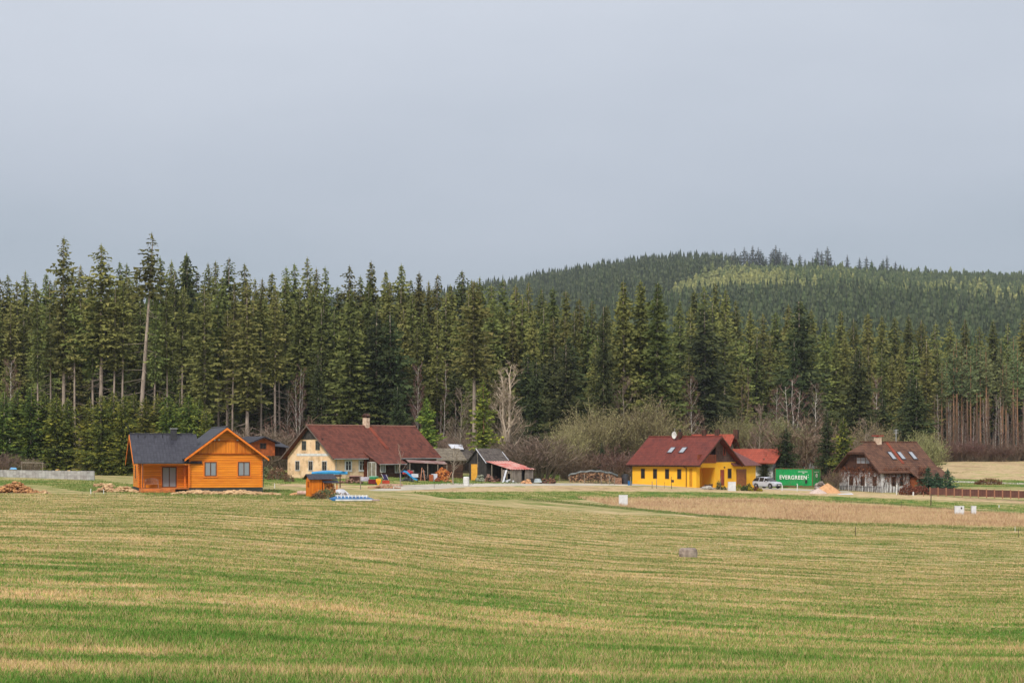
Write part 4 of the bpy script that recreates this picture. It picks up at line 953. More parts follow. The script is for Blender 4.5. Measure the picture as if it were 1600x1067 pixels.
# annex with its own catslide roof
m = MB(); m.box(5.5, -2.0, -.6, 9.9, 0.0, 2.0); m.extr([(5.5, -2.0, 2.0), (5.5, 0, 2.0), (5.5, 0, 2.75)], (4.4, 0, 0)); m.build('annex_wall', M_DBR, fh)
m = MB(); m.slab([(5.3, -2.75, 1.62), (10.25, -2.75, 1.62), (10.25, .9, 3.45), (5.3, .9, 3.45)], .12); m.build('annex_roof', M_REDT, fh)
m = MB(); sl = (hr-(he-.38))/(Wd/2+.55); m.slab([(9.75, .9, 3.6+.03), (10.3, .9, 3.6+.03), (10.3, 4.6, hr-.08), (9.75, 4.6, hr-.08)], .05); m.build('new_tile_strip', M_REDN, fh)
window(fh, leftw(5.5), -1.0, -.3, 1.7, 2.2, M_WHITE, cmat('glazed_door_pane', S(150, 145, 130), S(120, 116, 104), 2, .15), 1, .09, name='glass_door')
window(fh, front(-2.0), 6.5, .55, .95, 1.25, M_WHITE, M_GLASSL, 1, .1); window(fh, front(-2.0), 9.1, .45, 1.0, 1.4, M_WHITE, cmat('lace_curtain_pane', S(170, 160, 140), S(130, 120, 104), 4), 1, .1)
MB().box(7.35, -2.06, -.3, 8.3, -1.98, 1.7).build('door', M_DBRH, fh)
MB().box(4.95, -.09, -.5, 5.47, -.003, 2.3).build('corner_boards', cmat('brown_boards', S(120, 62, 36), S(92, 46, 28)), fh)
MB().box(11.0, -.05, -.5, 11.65, .3, 2.4).build('pilaster', M_WHT2, fh)
verge(fh, [(-.74, -.6, he-.42), (-.74, Wd/2, hr-.02), (-.74, Wd+.6, he-.42)], .2, 0, (-.05, 0, 0), cmat('grey_verge_board', S(110, 96, 88)))
m = MB(); m.tube((-.6, -.66, he-.45), (5.2, -.66, he-.45), .07); m.tube((10.4, -.66, he-.45), (L+.2, -.66, he-.45), .07); m.tube((5.2, -2.85, 1.58), (10.3, -2.85, 1.58), .07); m.tube((.05, -.25, 2.3), (.05, -.1, -.5), .05); m.build('gutter', cmat('zinc', S(150, 152, 152), S(120, 122, 124), 2, .4), fh)
c = MB().box(9.3, 4.4, 6.2, 9.95, 5.1, 7.75).build('chimney', M_BRICK, fh); m = MB(); m.extr([(9.2, 4.3, 8.0), (9.2, 5.2, 8.0), (9.2, 4.75, 8.35)], (.85, 0, 0)); m.box(9.3, 4.4, 7.75, 9.4, 5.1, 8.0); m.box(9.85, 4.4, 7.75, 9.95, 5.1, 8.0); m.build('chimney_cap', M_DBR, c)
MB().tube((-.7, Wd/2, hr+.02), (L+.3, Wd/2, hr+.02), .1).build('ridge_tiles', cmat('ridge_tile', S(160, 120, 104)), fh)
m = MB()
for x in (12.2, 14.2, 16.3): m.box(x, .1, -.5, x+.14, .24, 2.35)
m.build('barn_posts', M_DBRH, fh)
def fhp(x, y, z=0): v = Vector((-22.75, 219, -1.7))+Matrix.Rotation(RB, 3, 'Z') @ Vector((x, y, 0)); v.z = H(v.x, v.y)+z; return v

# ================================================================== barn and sheds
bn = thing('grey_barn', 'low weathered barn with grey shingle roof right of the farmhouse', 'barn', Vector(((686-800)/F0*238, 238, ztop(749, 238))), math.radians(14))
m = MB(); m.box(0, 0, -.5, 3.4, 5, 2.55); m.build('wall', M_DBRH, bn); m = MB(); m.slab([(-1.6, -.5, 2.7), (3.9, -.5, 2.7), (3.5, 3, 4.35), (-2.4, 3, 4.35)], .12); m.build('roof', M_SHK, bn)
MB().box(.1, -.9, -.1, 3.2, -.2, .15).build('plank', M_GREYW, bn)
b2_ = thing('ruined_shed', 'half collapsed shed roof with loose shingles and white boards between the two sheds', 'shed', Vector(((722-800)/F0*242, 242, ztop(746, 242))), math.radians(10))
m = MB(); m.slab([(-.4, 0, 3.0), (2.4, 0, 2.2), (2.4, 3, 4.0), (-1.3, 3, 4.05)], .12); m.build('roof', M_SHKD, b2_)
m = MB(); m.slab([(-1.2, 1.8, 4.1), (.5, 1.8, 4.0), (.4, 2.8, 4.7), (-1.6, 2.8, 4.75)], .08); m.build('roof_boards', M_TARPW, b2_)
m = MB(); m.box(-.3, .4, -.5, -.15, .55, 2.8); m.box(1.1, .3, -.5, 2.2, .5, 1.2); m.box(2.2, .4, -.5, 2.35, .55, 2.3); m.build('posts', M_DBRH, b2_)
RS = math.radians(46)
sh = thing('black_shed', 'black wooden shed with steep grey shingle roof and a patched red lean-to', 'shed', Vector(((760-800)/F0*232, 232, -2.5)), RS)
SW, SL, se, sa = 3.3, 3.9, 2.8, 4.35
m = MB(); m.extr([(0, 0, -.4), (0, SW, -.4), (0, SW, se), (0, SW/2, sa), (0, 0, se)], (.12, 0, 0)); m.box(.12, SW-.12, -.4, SL, SW, se); m.box(.12, 0, -.4, SL, .12, se); m.box(SL-.12, .12, -.4, SL, SW-.12, se); m.build('wall', M_BLK, sh)
MB().extr([(-.02, 1.1, 2.7), (-.02, 2.0, 2.7), (-.02, 1.75, 3.7), (-.02, 1.45, 3.7)], (-.03, 0, 0)).build('gable_opening_dark', M_BLACK, sh)  # flat black plate, paints the dark inside of a gable opening
m = MB(); m.slab([(-.35, -.35, se-.3), (SL+.3, -.35, se-.3), (SL+.3, SW/2, sa+.12), (-.35, SW/2, sa+.12)], .1); m.slab([(-.35, SW+.35, se-.3), (SL+.3, SW+.35, se-.3), (SL+.3, SW/2, sa+.123), (-.35, SW/2, sa+.123)], .1); m.build('roof', M_SHKD, sh)
verge(sh, [(-.38, -.36, se-.26), (-.38, SW/2, sa+.16)], .15, 0, (-.04, 0, 0), M_TARPW); verge(sh, [(SL+.33, -.1, se+.1), (SL+.33, SW/2-.5, sa-.3)], .12, 0, (.04, 0, 0), M_TARPW)
MB().box(-.06, SW/2-.06, 1.9, -.0, SW/2+.04, 4.1).build('gable_post', M_POST, sh)
m = MB(); n = 36; LD = 4.9
for i in range(n):
    a, b = i/n, (i+1)/n; dz, dz2 = .045*math.sin(i*1.7), .045*math.sin((i+1)*1.7)
    m.add([(-.3+a*4.9, -.2, se-.12+dz), (-.3+b*4.9, -.2, se-.12+dz2), (-.3+b*4.9, -LD, 1.62+dz2), (-.3+a*4.9, -LD, 1.62+dz)], [(0, 1, 2, 3)])
o = m.build('lean_to_roof', M_RUST, sh); o.modifiers.new('s', 'SOLIDIFY').thickness = .04
m = MB(); m.box(.1, -LD+.2, -.6, 2.0, -LD+.3, 1.55); m.box(2.7, -LD+.2, -.6, 4.3, -LD+.3, 1.55); m.box(2.0, -LD+.2, -.6, 2.7, -LD+.3, .1); m.box(4.2, -LD+.3, -.6, 4.3, 0, 1.7); m.build('lean_to_wall', M_GREYW, sh)
MB().box(2.0, -LD+.55, .1, 2.7, -LD+.6, 1.5).build('doorway_dark_sheet', M_BLACK, sh)  # black sheet behind the open doorway, interior dark put in as colour
m = MB(); m.box(4.0, -LD+.4, -.5, 4.1, -.1, 2.0); m.build('lean_to_back', M_BLK, sh)
for y, z1 in ((-1.1, 2.4), (-3.0, 2.0), (-LD+.2, 1.6)): MB().box(-.05, y, -.5, .08, y+.13, z1).build('post', M_POST, sh)
MB().box(.02, -LD+.35, 1.1, .06, -3.0, 1.5).build('lean_to_panel', M_GREYW, sh)
dd = thing('door_panel', 'upright orange yellow door panel leaning on the black shed', 'door', at(741, 230, .1), math.radians(10))
MB().box(-.42, 0, 0, .42, .05, 2.15).build('panel', cmat('ochre_door', S(232, 172, 60), S(210, 148, 48), 2, .6), dd); MB().box(-.34, -.05, .95, -.3, 0, 1.1).build('handle', M_DKM, dd)
# leaning planks, tarp-covered things
RJ = random.Random(3)
def plank(px, Y, l, tilt, lab, mat=M_GREYW, w=.18, z=0):
    p = at(px, Y, z); m = MB(); dx = math.sin(tilt)*l; dz = math.cos(tilt)*l
    m.hexa([(-w/2, 0, 0), (w/2, 0, 0), (w/2, .05, 0), (-w/2, .05, 0), (dx-w/2, .35, dz), (dx+w/2, .35, dz), (dx+w/2, .4, dz), (dx-w/2, .4, dz)])
    return tag(m.build('plank', mat, None, p), lab, 'plank')
plank(783, 229, 1.7, .22, 'grey plank leaning right against the open lean-to, left one', M_GREYW, .22)
plank(786, 228.6, 1.7, .26, 'pale plank leaning beside the grey one at the open lean-to', M_TARPW, .25)
def heap(name, px, Y, w, h, lab, mat, cat, n=26, rr=.22, depth=.8, dz=0, kind=None, rotz=0):
    """a heap of lumps joined in one object"""
    r = random.Random(int(px*7)); m = MB(); p = at(px, Y, dz); ca, sa = math.cos(rotz), math.sin(rotz)
    for i in range(n):
        u = r.uniform(-1, 1); v = r.uniform(-1, 1); top = h*(1-abs(u)**2.2)*(1-.6*v*v)
        x, y = u*w/2, v*depth/2
        m.rock((x*ca-y*sa, x*sa+y*ca, r.uniform(0, 1)*top*.95), rr*r.uniform(.6, 1.3), r, .75)
    o = m.build(name, mat, None, p); tag(o, lab, cat, kind=kind); return o
heap('covered_pile', 751, 228, 1.2, 1.2, 'pale bundle with green cloth on top in front of the black shed', cmat('grey_green_cloth', S(150, 150, 130), S(90, 96, 84), 4), 'pile', 22, .3)
heap('scrap_pile', 764, 228, 1.4, 1.0, 'brown grey scrap heap under the lean-to edge', cmat('scrap', S(160, 120, 104), S(90, 70, 64), 6), 'pile', 24, .25)
heap('white_sack_pile', 798, 229.5, 1.4, .75, 'white sacks stacked in the lean-to', M_TARPW, 'pile', 18, .25)
heap('hay_heap', 822, 228, 1.2, .6, 'small dry straw heap at the corner of the lean-to', M_SAND, 'pile', 18, .25)
ba = thing('plastic_barrel', 'white upright plastic barrel on the grass by the gravel road', 'barrel', at(728.5, 212, 0), 0)
m = MB(); pr = [(0, .34), (.06, .37), (.4, .38), (.45, .395), (.5, .38), (1.05, .37), (1.12, .33)]
for (z0, r0), (z1, r1) in zip(pr[:-1], pr[1:]): m.tube((0, 0, z0), (0, 0, z1), r0, r1, 16, cap=False)
m.build('body', M_WHITE, ba, smooth=True); MB().tube((0, 0, 1.11), (0, 0, 1.15), .33, .3, 16).build('lid', M_WHITE, ba)
wb = thing('overturned_wheelbarrow', 'overturned grey wheelbarrow with dark wheel right of the lean-to', 'wheelbarrow', at(836, 231, 0), .1)
m = MB(); m.hexa([(-.2, -.3, .12), (.9, -.3, .12), (.9, .5, .12), (-.2, .5, .12), (0, -.1, .62), (.7, -.1, .62), (.7, .3, .62), (0, .3, .62)]); m.build('tray', cmat('galvanised', S(170, 180, 184), S(120, 130, 134), 2, .4), wb)
MB().tube((-.45, -.02, .32), (-.45, .12, .32), .34, .34, 16).build('wheel', M_BLACK, wb); m = MB(); m.tube((-.45, .05, .32), (1.6, -.2, .25), .03); m.tube((-.45, .05, .32), (1.6, .4, .25), .03); m.build('handle', M_DKM, wb)
heap('brushwood_pile', 858, 232, 2.4, .9, 'tangled brown brushwood pile right of the overturned wheelbarrow', cmat('brush', S(130, 92, 72), S(80, 58, 46), 5), 'pile', 34, .22)

# woodshed lean-to in front of the barn part of the farmhouse
ws = thing('wood_shelter', 'open shelter with thin rusty roof over stacked split firewood', 'shelter', at(652, 222, 0), math.radians(14))
m = MB(); m.slab([(-1.2, -.5, 2.2), (3.9, -.5, 1.95), (3.9, 1.6, 2.3), (-1.2, 1.6, 2.5)], .06); m.build('roof', cmat('rusty_sheet_roof', S(120, 70, 64), S(150, 130, 122), 1.5, .6), ws)
for x in (-1.1, 1.25, 2.6, 3.8): MB().box(x, -.4, -.3, x+.1, -.3, 2.1).build('post', M_POST, ws)
MB().box(-1.1, 1.4, 0, 3.8, 1.5, 2.1).build('back_wall', M_BLK, ws)
def logstack(name, o0, w, h, dpt, lab, cat='firewood stack', rotz=0, r=.075, mat=M_FIRE, topf=None, seed=1, matend=None):
    """stacked round logs seen end on: one object"""
    rr = random.Random(seed); m = MB(); z = r
    while z < h:
        x = -w/2+rr.uniform(0, r)
        while x < w/2:
            lim = topf(x/w+.5)*h if topf else h
            q = r*rr.uniform(.7, 1.15)
            if z < lim: m.tube((x, rr.uniform(-.06, .06), z), (x, dpt, z), q, q*.9, 6)
            x += r*2.05
        z += r*1.8
    o = m.build(name, mat, None, o0, rotz); return tag(o, lab, cat)
def end_mat(a=S(46, 32, 28), b_=S(92, 62, 50), c=S(176, 136, 104)):
    m, t, b = new_mat('log_ends'); v = N(t, 'ShaderNodeTexVoronoi'); v.inputs['Scale'].default_value = 5.5
    t.links.new(scalev(t, N(t, 'ShaderNodeTexCoord').outputs['Object'], 1, .05, 1), v.inputs['Vector'])
    sp_ = N(t, 'ShaderNodeSeparateColor'); t.links.new(v.outputs['Color'], sp_.inputs[0])
    t.links.new(ramp(t, sp_.outputs[0], [(.1, a), (.5, b_), (.9, c)]), b.inputs['Base Color']); b.inputs['Roughness'].default_value = .9; return m
M_ENDS = end_mat()
M_ENDO = end_mat(S(110, 56, 34), S(206, 112, 50), S(240, 164, 92))
for (px, Y, w, h, lab, mt) in ((655, 219.6, .9, 1.0, 'rusty scrap heap left under the open shelter', cmat('rusty_scrap', S(110, 70, 54), S(60, 44, 38), 6)), (661, 220.2, .8, 1.3, 'dark tangled junk under the middle of the open shelter', M_TARPD), (684, 219.4, .6, .7, 'reddish planks heaped between white box and firewood', cmat('reddish_planks', S(150, 84, 58), S(96, 56, 44), 5)), (645, 220.5, .8, 1.2, 'grey brown boards piled behind the white table', M_GREYW), (775, 229.5, .9, .9, 'dark tools and boards piled inside the lean-to', M_DBR)):
    heap('junk_pile', px, Y, w, h, lab, mt, 'pile', 20, .2)
for (px, l_, ti, lab) in ((657, 1.7, .1, 'rust brown board leaning in the open shelter, left one'), (664, 1.5, -.15, 'rust brown board leaning in the open shelter, right one'), (697, 1.5, .5, 'pale board slanting across the split firewood')):
    plank(px, 219, l_, ti, lab, M_BRPOST, .12)
p = at(692, 221.5, 0); logstack('split_firewood', p, 1.7, 1.7, .8, 'fresh orange split firewood at the right end of the open shelter', mat=M_ENDO, topf=lambda u: .6+.4*math.sin(u*3.1), seed=4, rotz=.24)
heap('junk_pile', 668, 220, 2.0, .9, 'dark heap of scrap wood and roots in front of the open shelter', cmat('dark_scrap', S(96, 78, 68), S(56, 46, 42), 6), 'pile', 40, .2)
heap('log_heap', 700, 219, 1.2, .75, 'loose pale branches fallen before the split firewood', M_LOGE, 'pile', 18, .16)
tag(MB().box(-.35, 0, 0, .35, .5, .95).build('white_box', M_TARPW, None, at(679, 219.5), .2), 'whitish upright box beside the split firewood shelter', 'box')
tag(MB().box(-.25, 0, 0, .25, .4, .85).build('brown_crate', cmat('crate', S(170, 96, 64)), None, at(674, 219.2), .2), 'upright brown crate left of the split firewood', 'crate')
# play slide, red thing, white table
sl_ = thing('play_slide', 'bright blue plastic slide with curved chute beside the annex', 'slide', at(631, 216, 0), math.radians(-8))
m = MB(); pts = [(0, 1.25), (.35, 1.15), (.8, .75), (1.3, .35), (1.7, .2)]
for (a, z0), (b, z1) in zip(pts[:-1], pts[1:]):
    m.hexa([(a, -.25, z0-.05), (b, -.25, z1-.05), (b, .25, z1-.05), (a, .25, z0-.05), (a, -.25, z0), (b, -.25, z1), (b, .25, z1), (a, .25, z0)])
    for s in (-.3, .25): m.hexa([(a, s, z0-.05), (b, s, z1-.05), (b, s+.05, z1-.05), (a, s+.05, z0-.05), (a, s, z0+.18), (b, s, z1+.18), (b, s+.05, z1+.18), (a, s+.05, z0+.18)])
m.build('chute', M_BLUE, sl_); m = MB(); m.box(-.45, -.3, 0, -.38, .3, 1.3); m.box(-.45, -.3, 1.2, .02, .3, 1.28); [m.box(-.45, -.28, z, -.36, .28, z+.05) for z in (.3, .6, .9)]; m.build('ladder', cmat('dark_blue_plastic', S(30, 90, 160)), sl_)
heap('red_cover', 637, 217, 1.0, .5, 'red plastic cover lying on junk above the blue slide', M_RED, 'cover', 12, .25, dz=1.0)
heap('stored_things', 637, 217.4, 1.1, 1.0, 'dark stored things under the red cover beside the slide', M_TARPD, 'pile', 18, .3)
tb = thing('white_table', 'small white table with dark legs right of the blue slide', 'table', at(648, 216, 0), .15)
MB().box(-.42, -.3, .62, .42, .3, 1.05).build('top', M_TARPW, tb)
for sx in (-.38, .34):
    for sy in (-.28, .24): MB().box(sx, sy, 0, sx+.05, sy+.05, .62).build('leg', M_DKM, tb)
# garden clutter in front of the farmhouse
heap('stone_heap', 548, 212, 3.0, .55, 'row of brown stones and roots along the farmhouse front', cmat('brown_stones', S(150, 116, 98), S(90, 70, 60), 5), 'pile', 46, .2)
gb = thing('stone_bench', 'low table with dark underside and pink top below the farmhouse window', 'table', at(555, 213, 0), math.radians(20)); MB().box(-.8, -.3, .78, .8, .3, .88).build('top', cmat('pinkish_top', S(190, 150, 140)), gb); MB().box(-.7, -.25, .1, .7, .25, .78).build('base', M_DBR, gb)
tr = thing('garden_trough', 'white bathtub shaped trough on short legs', 'trough', at(569.5, 211, 0), .1)
m = MB(); m.hexa([(-.45, -.25, .35), (.45, -.25, .35), (.45, .25, .35), (-.45, .25, .35), (-.6, -.32, .85), (.6, -.32, .85), (.6, .32, .85), (-.6, .32, .85)]); m.build('tub', cmat('lilac_white', S(214, 210, 222), S(176, 168, 190)), tr)
for sx in (-.35, .35): MB().box(sx-.03, -.1, 0, sx+.03, .1, .36).build('leg', M_DKM, tr)
gt = thing('green_sandpit', 'green plastic tub standing on a red box', 'tub', at(584, 210.5, .55), 0); MB().tube((0, 0, .1), (0, 0, .35), .45, .55, 14).build('tub', M_GRN, gt); MB().tube((0, 0, .35), (0, 0, .42), .6, .6, 14).build('rim', cmat('pale_green', S(140, 210, 180)), gt)
tag(MB().box(-.7, -.25, .05, .7, .3, .6).build('red_box', cmat('dark_red_box', S(120, 40, 44)), None, at(584.5, 210.4), 0), 'dark red low box under the green tub', 'box')
ch = thing('yellow_toy_car', 'yellow plastic garden toy right of the green tub', 'toy', at(591.5, 209.5, 0), 0); m = MB(); m.hexa([(-.12, -.1, 0), (.12, -.1, 0), (.12, .1, 0), (-.12, .1, 0), (-.35, -.2, .55), (.35, -.2, .55), (.35, .2, .55), (-.35, .2, .55)]); m.box(-.3, -.15, .55, .3, .15, .75); m.build('body', M_YPL, ch); MB().tube((-.3, -.2, .12), (-.3, -.12, .12), .12, .12, 10).build('wheel', M_BLACK, ch)
tag(MB().box(-.45, -.2, 0, .45, .2, .4).build('red_planter', cmat('red_brown_planter', S(176, 70, 52)), None, at(603, 208.5, .25), 0), 'red brown planter box in front of the annex door', 'planter')
tag(MB().box(-1.4, -.3, 0, 1.4, .3, .28).build('stone_step', cmat('pale_step', S(200, 170, 148), S(140, 110, 96), 3), None, at(611, 208, 0), .3), 'pale low stone step before the annex', 'step')
dc = thing('deck_chair', 'folded deck chair with dark blue cloth leaning by the annex', 'chair', at(602, 209.5, .3), 0); m = MB(); m.tube((-.5, -.2, 1.1), (.05, .1, 0), .03); m.tube((.1, -.2, 1.0), (.5, .1, 0), .03); m.build('frame', M_WHITE, dc); MB().slab([(-.3, -.1, .35), (.35, -.1, .3), (.3, .1, .95), (-.4, .1, 1.0)], .04).build('cloth', cmat('navy', S(50, 44, 80)), dc)
for i, (px, Y, h_, w_, mt, lab) in enumerate([(563.5, 196, 1.55, .12, M_POST, 'grey wooden post on the lawn in front of the farmhouse'), (678.5, 205, .62, .05, M_POSTD, 'short dark stake at the edge of the gravel road'),
    (429, 195, .55, .1, M_WHITE, 'short white post in the grass right of the log cabin'), (142, 168, .5, .1, M_WHITE, 'short white stake left of the cabin rubble bank'), (162, 168, .45, .08, M_WHITE, 'tiny white stake left of the cabin rubble'),
    (1245.5, 228, 1.0, .14, M_WHITE, 'white post in front of the green container'), (1222, 229, .75, .16, M_WHITE, 'short white post at the nose of the parked car'),
    (1401, 222, 1.3, .16, M_WHITE, 'white post before the vine covered wall'), (1427, 221, .45, .22, M_WHITE, 'low white marker stone right of the vine covered house'), (1443, 220, .5, .1, M_BRPOST, 'short pale post left of the brown fence'),
    (1454.5, 206, 1.45, .13, M_POSTD, 'dark grey post on the meadow below the brown fence'), (1408, 202, .8, .06, M_POSTD, 'thin dark stake left of the dark grey post'), (1337, 136, .75, .06, M_POSTD, 'leaning dark stake at the edge of the ditch'),
    (1591, 140, .7, .05, M_POSTD, 'bent dark stake at the right edge of the meadow'), (1561, 205, .32, .12, M_WHITE, 'tiny white stone before the brown fence'), (1586, 150, .5, .04, M_WHITE, 'thin pale rod near the right edge of the meadow'),
    (1026, 226, 1.3, .1, M_POST, 'grey post before the yellow wall between two windows'), (1019, 226, .95, .12, M_POST, 'pale thick post before the left yellow wall'), (1038, 226, .9, .05, M_POSTD, 'thin stake before the yellow wall'),
    (1049.5, 226, 1.6, .09, M_POSTD, 'dark post with a box before the yellow wall'), (874, 236, 1.1, .06, M_POST, 'fence post at the left of the firewood stack'), (889.5, 236, 1.0, .12, M_POST, 'pale fence post at the left end of the firewood stack'), (913, 235, 1.3, .12, M_POST, 'pale pole in front of the firewood stack, left one'), (939.5, 235, 1.3, .12, M_POST, 'pale pole in front of the firewood stack, middle one'), (952, 235, 1.2, .14, M_POST, 'thick pale pole in front of the firewood stack'), (960, 235, 1.0, .12, M_POST, 'pale pole at the right end of the firewood stack'), (985, 234, 1.2, .12, M_POST, 'pale post beside the black tank')]):
    p = at(px, Y, -.1); m = MB(); m.tube((0, 0, 0), (RJ.uniform(-.03, .03)*h_*2, 0, h_*.93+.1), w_/2, w_/2*.9, 6); m.tube((RJ.uniform(-.03, .03)*h_, 0, h_*.93+.1), (0, 0, h_+.12), w_/2*.85, w_/4, 6)
    if 'with a box' in lab: m.box(-.02, -.1, .95, .3, .1, 1.3)
    tag(m.build('post', mt, None, p), lab, 'post')

# ================================================================== small things around the cabin
def rubble(px0, px1, Y, h, lab, n, rr=.17, depth=1.2, mat=M_STONE, peak=False):
    r = random.Random(int(px0)+3); m = MB(); c = (px0+px1)/2; p = at(c, Y); w = (px1-px0)/F0*Y
    for i in range(n):
        u = r.uniform(-1, 1); v = r.uniform(-1, 1); env = (1-abs(u)**1.2)*(1-.7*v*v) if peak else (1-abs(u)**5)*(1-.6*v*v)*(.75+.25*math.sin(u*7+px0))
        z = H(p.x+u*w/2, p.y+v*depth/2)-p.z
        m.rock((u*w/2, v*depth/2, z+r.uniform(.1, 1)*h*env), rr*r.uniform(.5, 1.4), r, .6)
    o = m.build('rubble_pile', mat, None, p); return tag(o, lab, 'rubble pile')
rubble(270, 437, 170, .42, 'long low bank of tan stones in front of the orange cabin gable', 800, .19, 1.8)
rubble(150, 216, 176, .75, 'low bank of tan stones left of the orange cabin', 320, .2, 1.8)
rubble(-8, 56, 172, 1.15, 'cone shaped pile of split tan wood at the left edge', 420, .2, 3.0, M_LOGE, True)
rubble(62, 75, 170, .4, 'tiny heap of tan stones right of the cone shaped pile', 26, .17, .6, M_STONE, True)
rubble(146, 176, 196, .5, 'faint stone heap behind the right end of the concrete wall', 60, .22, 1.2)
rubble(72, 118, 240, .9, 'yellowish brushwood heap behind the concrete wall', 90, .3, 1.4, cmat('yellow_brush', S(190, 160, 100), S(130, 104, 66), 4))
rubble(575, 625, 204, .25, 'scattered brown bricks on the lawn edge by the gravel road', 120, .14, 1.2, cmat('brown_bricks', S(176, 128, 96), S(120, 84, 62), 3))
wl = thing('concrete_wall', 'low pale grey concrete block wall at the far left', 'wall', Vector((0, 0, 0)))
def wallpts(pxs, Y0, Y1, top, mat, nm, th=.3, dy=1.0):
    m = MB(); k = len(pxs)
    for i in range(k-1):
        c = []
        for j in (i, i+1):
            Y = Y0+(Y1-Y0)*j/(k-1); x = (pxs[j]-800)/F0*Y; c.append((x, Y, H(x, Y)-.3, ztop(top[j] if isinstance(top, list) else top, Y)))
        (xa, ya, za, ta), (xb, yb_, zb, tb_) = c
        m.hexa([(xa, ya, za), (xb, yb_, zb), (xb, yb_+th, zb), (xa, ya+th, za), (xa, ya, ta), (xb, yb_, tb_), (xb, yb_+th, tb_), (xa, ya+th, ta)])
    return m.build(nm, mat, wl)
m = board_mat('concrete_blocks', S(186, 184, 182, .9), S(146, 142, 140, .9), S(110, 106, 104), (2, 0), (.25, .5), .06, .9, 1.5)
wallpts([-60, 0, 40, 80, 115, 147], 229, 218, [733.5, 734, 734.5, 735, 735.5, 735.5], m, 'blocks')
tag(MB().hexa([(-.5, -.2, 0), (.5, -.2, 0), (.4, .3, 0), (-.4, .3, 0), (-.3, -.1, .25), (.4, -.1, .2), (.3, .2, .22), (-.3, .2, .25)]).build('blue_bundle', M_BLUE, None, Vector(((21-800)/F0*232, 232, ztop(733, 232)))), 'small blue tarpaulin bundle above the concrete wall', 'bundle')
gf = thing('wooden_frame', 'thin weathered rack of poles behind the concrete wall', 'rack', at(50, 234, 0), 0)
m = MB(); [m.tube((x, 0, -.2), (x, 0, ztop(722, 234)-H((50-800)/F0*234, 234)), .05) for x in (-1.45, 1.45)]; m.build('post', M_POST, gf)
zt_ = ztop(722, 234)-H((50-800)/F0*234, 234); m = MB(); m.tube((-1.5, 0, zt_), (1.5, 0, zt_-.1), .05); m.tube((-1.5, .6, zt_-.1), (1.5, .6, zt_-.15), .04); m.build('rail', M_POST, gf)
for i in range(11): MB().tube((-1.3+i*.26, 0, -.2), (-1.3+i*.26, .1, zt_-.1), .015, .01, 4).build('slat', M_POST, gf)

# orange hut with firewood lean-to
RH = math.radians(28)
hu = thing('orange_hut', 'tiny orange wooden hut with dark roof and firewood bay', 'hut', at(494, 166, 0), RH)
m = MB(); m.box(-.6, 0, -.1, .6, 1.2, 1.75); m.extr([(-.6, 0, 1.75), (-.6, 1.2, 1.75), (-.6, .6, 2.1)], (1.2, 0, 0)); m.build('wall', board_mat('orange_hut_boards', S(232, 132, 30), S(200, 100, 20), S(130, 60, 14), 3, .16, .08, .5), hu)
m = MB(); m.slab([(-.85, -.25, 1.72), (2.15, -.25, 1.72), (2.0, .6, 2.22), (-.85, .6, 2.22)], .05); m.slab([(-.85, 1.45, 1.72), (2.15, 1.45, 1.72), (2.0, .6, 2.223), (-.85, .6, 2.223)], .05); m.build('roof', M_SLATE, hu)
MB().slab([(.6, -.5, 1.35), (2.2, -.5, 1.35), (2.2, .0, 1.62), (.6, .0, 1.62)], .04).build('bay_roof', M_SLATE, hu)
for x in (.62, 2.0): MB().box(x, -.35, -.1, x+.08, -.27, 1.4).build('post', M_OR, hu)
MB().box(.6, 1.1, -.1, 2.1, 1.2, 1.7).build('back_wall', M_OR, hu)
MB().box(-.64, .3, .95, -.602, .7, 1.5).build('hatch', cmat('dark_orange_hatch', S(160, 80, 24)), hu)
rh = Matrix.Rotation(RH, 3, 'Z'); p = at(494, 166, 0)+rh @ Vector((1.32, -.15, 0)); logstack('hut_firewood', p, 1.2, 1.3, .9, 'orange split firewood stacked in the bay of the tiny orange hut', mat=M_ENDO, rotz=RH, seed=8, r=.07)
heap('garden_shrub', 512, 162, 3.2, 1.0, 'low grey green shrub in front of the tiny orange hut', foliage_mat('shrub_leaves', S(70, 84, 50), S(120, 120, 86), S(170, 150, 120)), 'shrub', 0)
bpy.data.objects.remove(bpy.data.objects['garden_shrub'])
def leafball(name, px, Y, w, h, lab, cols, n=260, leaf=.09, dep=None, dz=0, cat='shrub'):
    r = random.Random(int(px)); key = name+str(px); p = at(px, Y, dz); tw_ = []; dep = dep or w*.6; m = MB()
    for i in range(n):
        a, el, q = r.uniform(0, 6.28), math.acos(r.uniform(0, 1)), r.uniform(.45, 1)**.5
        x, y, z = math.cos(a)*math.sin(el)*q*w/2, math.sin(a)*math.sin(el)*q*dep/2, math.cos(el)*q*h*r.uniform(.75, 1.05)
        for k in range(4):
            v = Vector((x+r.uniform(-.1, .1), y+r.uniform(-.1, .1), max(.0, z+r.uniform(-.1, .1)))); tw_.append((v, v+Vector((r.uniform(-1, 1), r.uniform(-1, 1), r.uniform(-.3, 1)))*leaf, leaf))
    for i in range(9): m.tube((0, 0, -.1), (r.uniform(-.4, .4)*w, r.uniform(-.4, .4)*dep, h*r.uniform(.5, .9)), .02, .008, 4)
    root = thing(name, lab, cat, p); o = link('foliage', ribbons(tw_, cols, 'foliage'), root); m.build('stems', M_GREY, root); return root
F_GG = foliage_mat('grey_green_leaves', S(50, 70, 44), S(96, 118, 76), S(160, 160, 124), .1)
F_YG = foliage_mat('yellow_green_leaves', S(70, 64, 20), S(140, 128, 40), S(214, 196, 60), .15)
F_DG = foliage_mat('dark_green_leaves', S(24, 36, 20), S(50, 72, 34), S(104, 124, 60), .15)
F_BR = foliage_mat('brown_dry_leaves', S(62, 50, 36), S(108, 88, 62), S(158, 132, 98), .15)
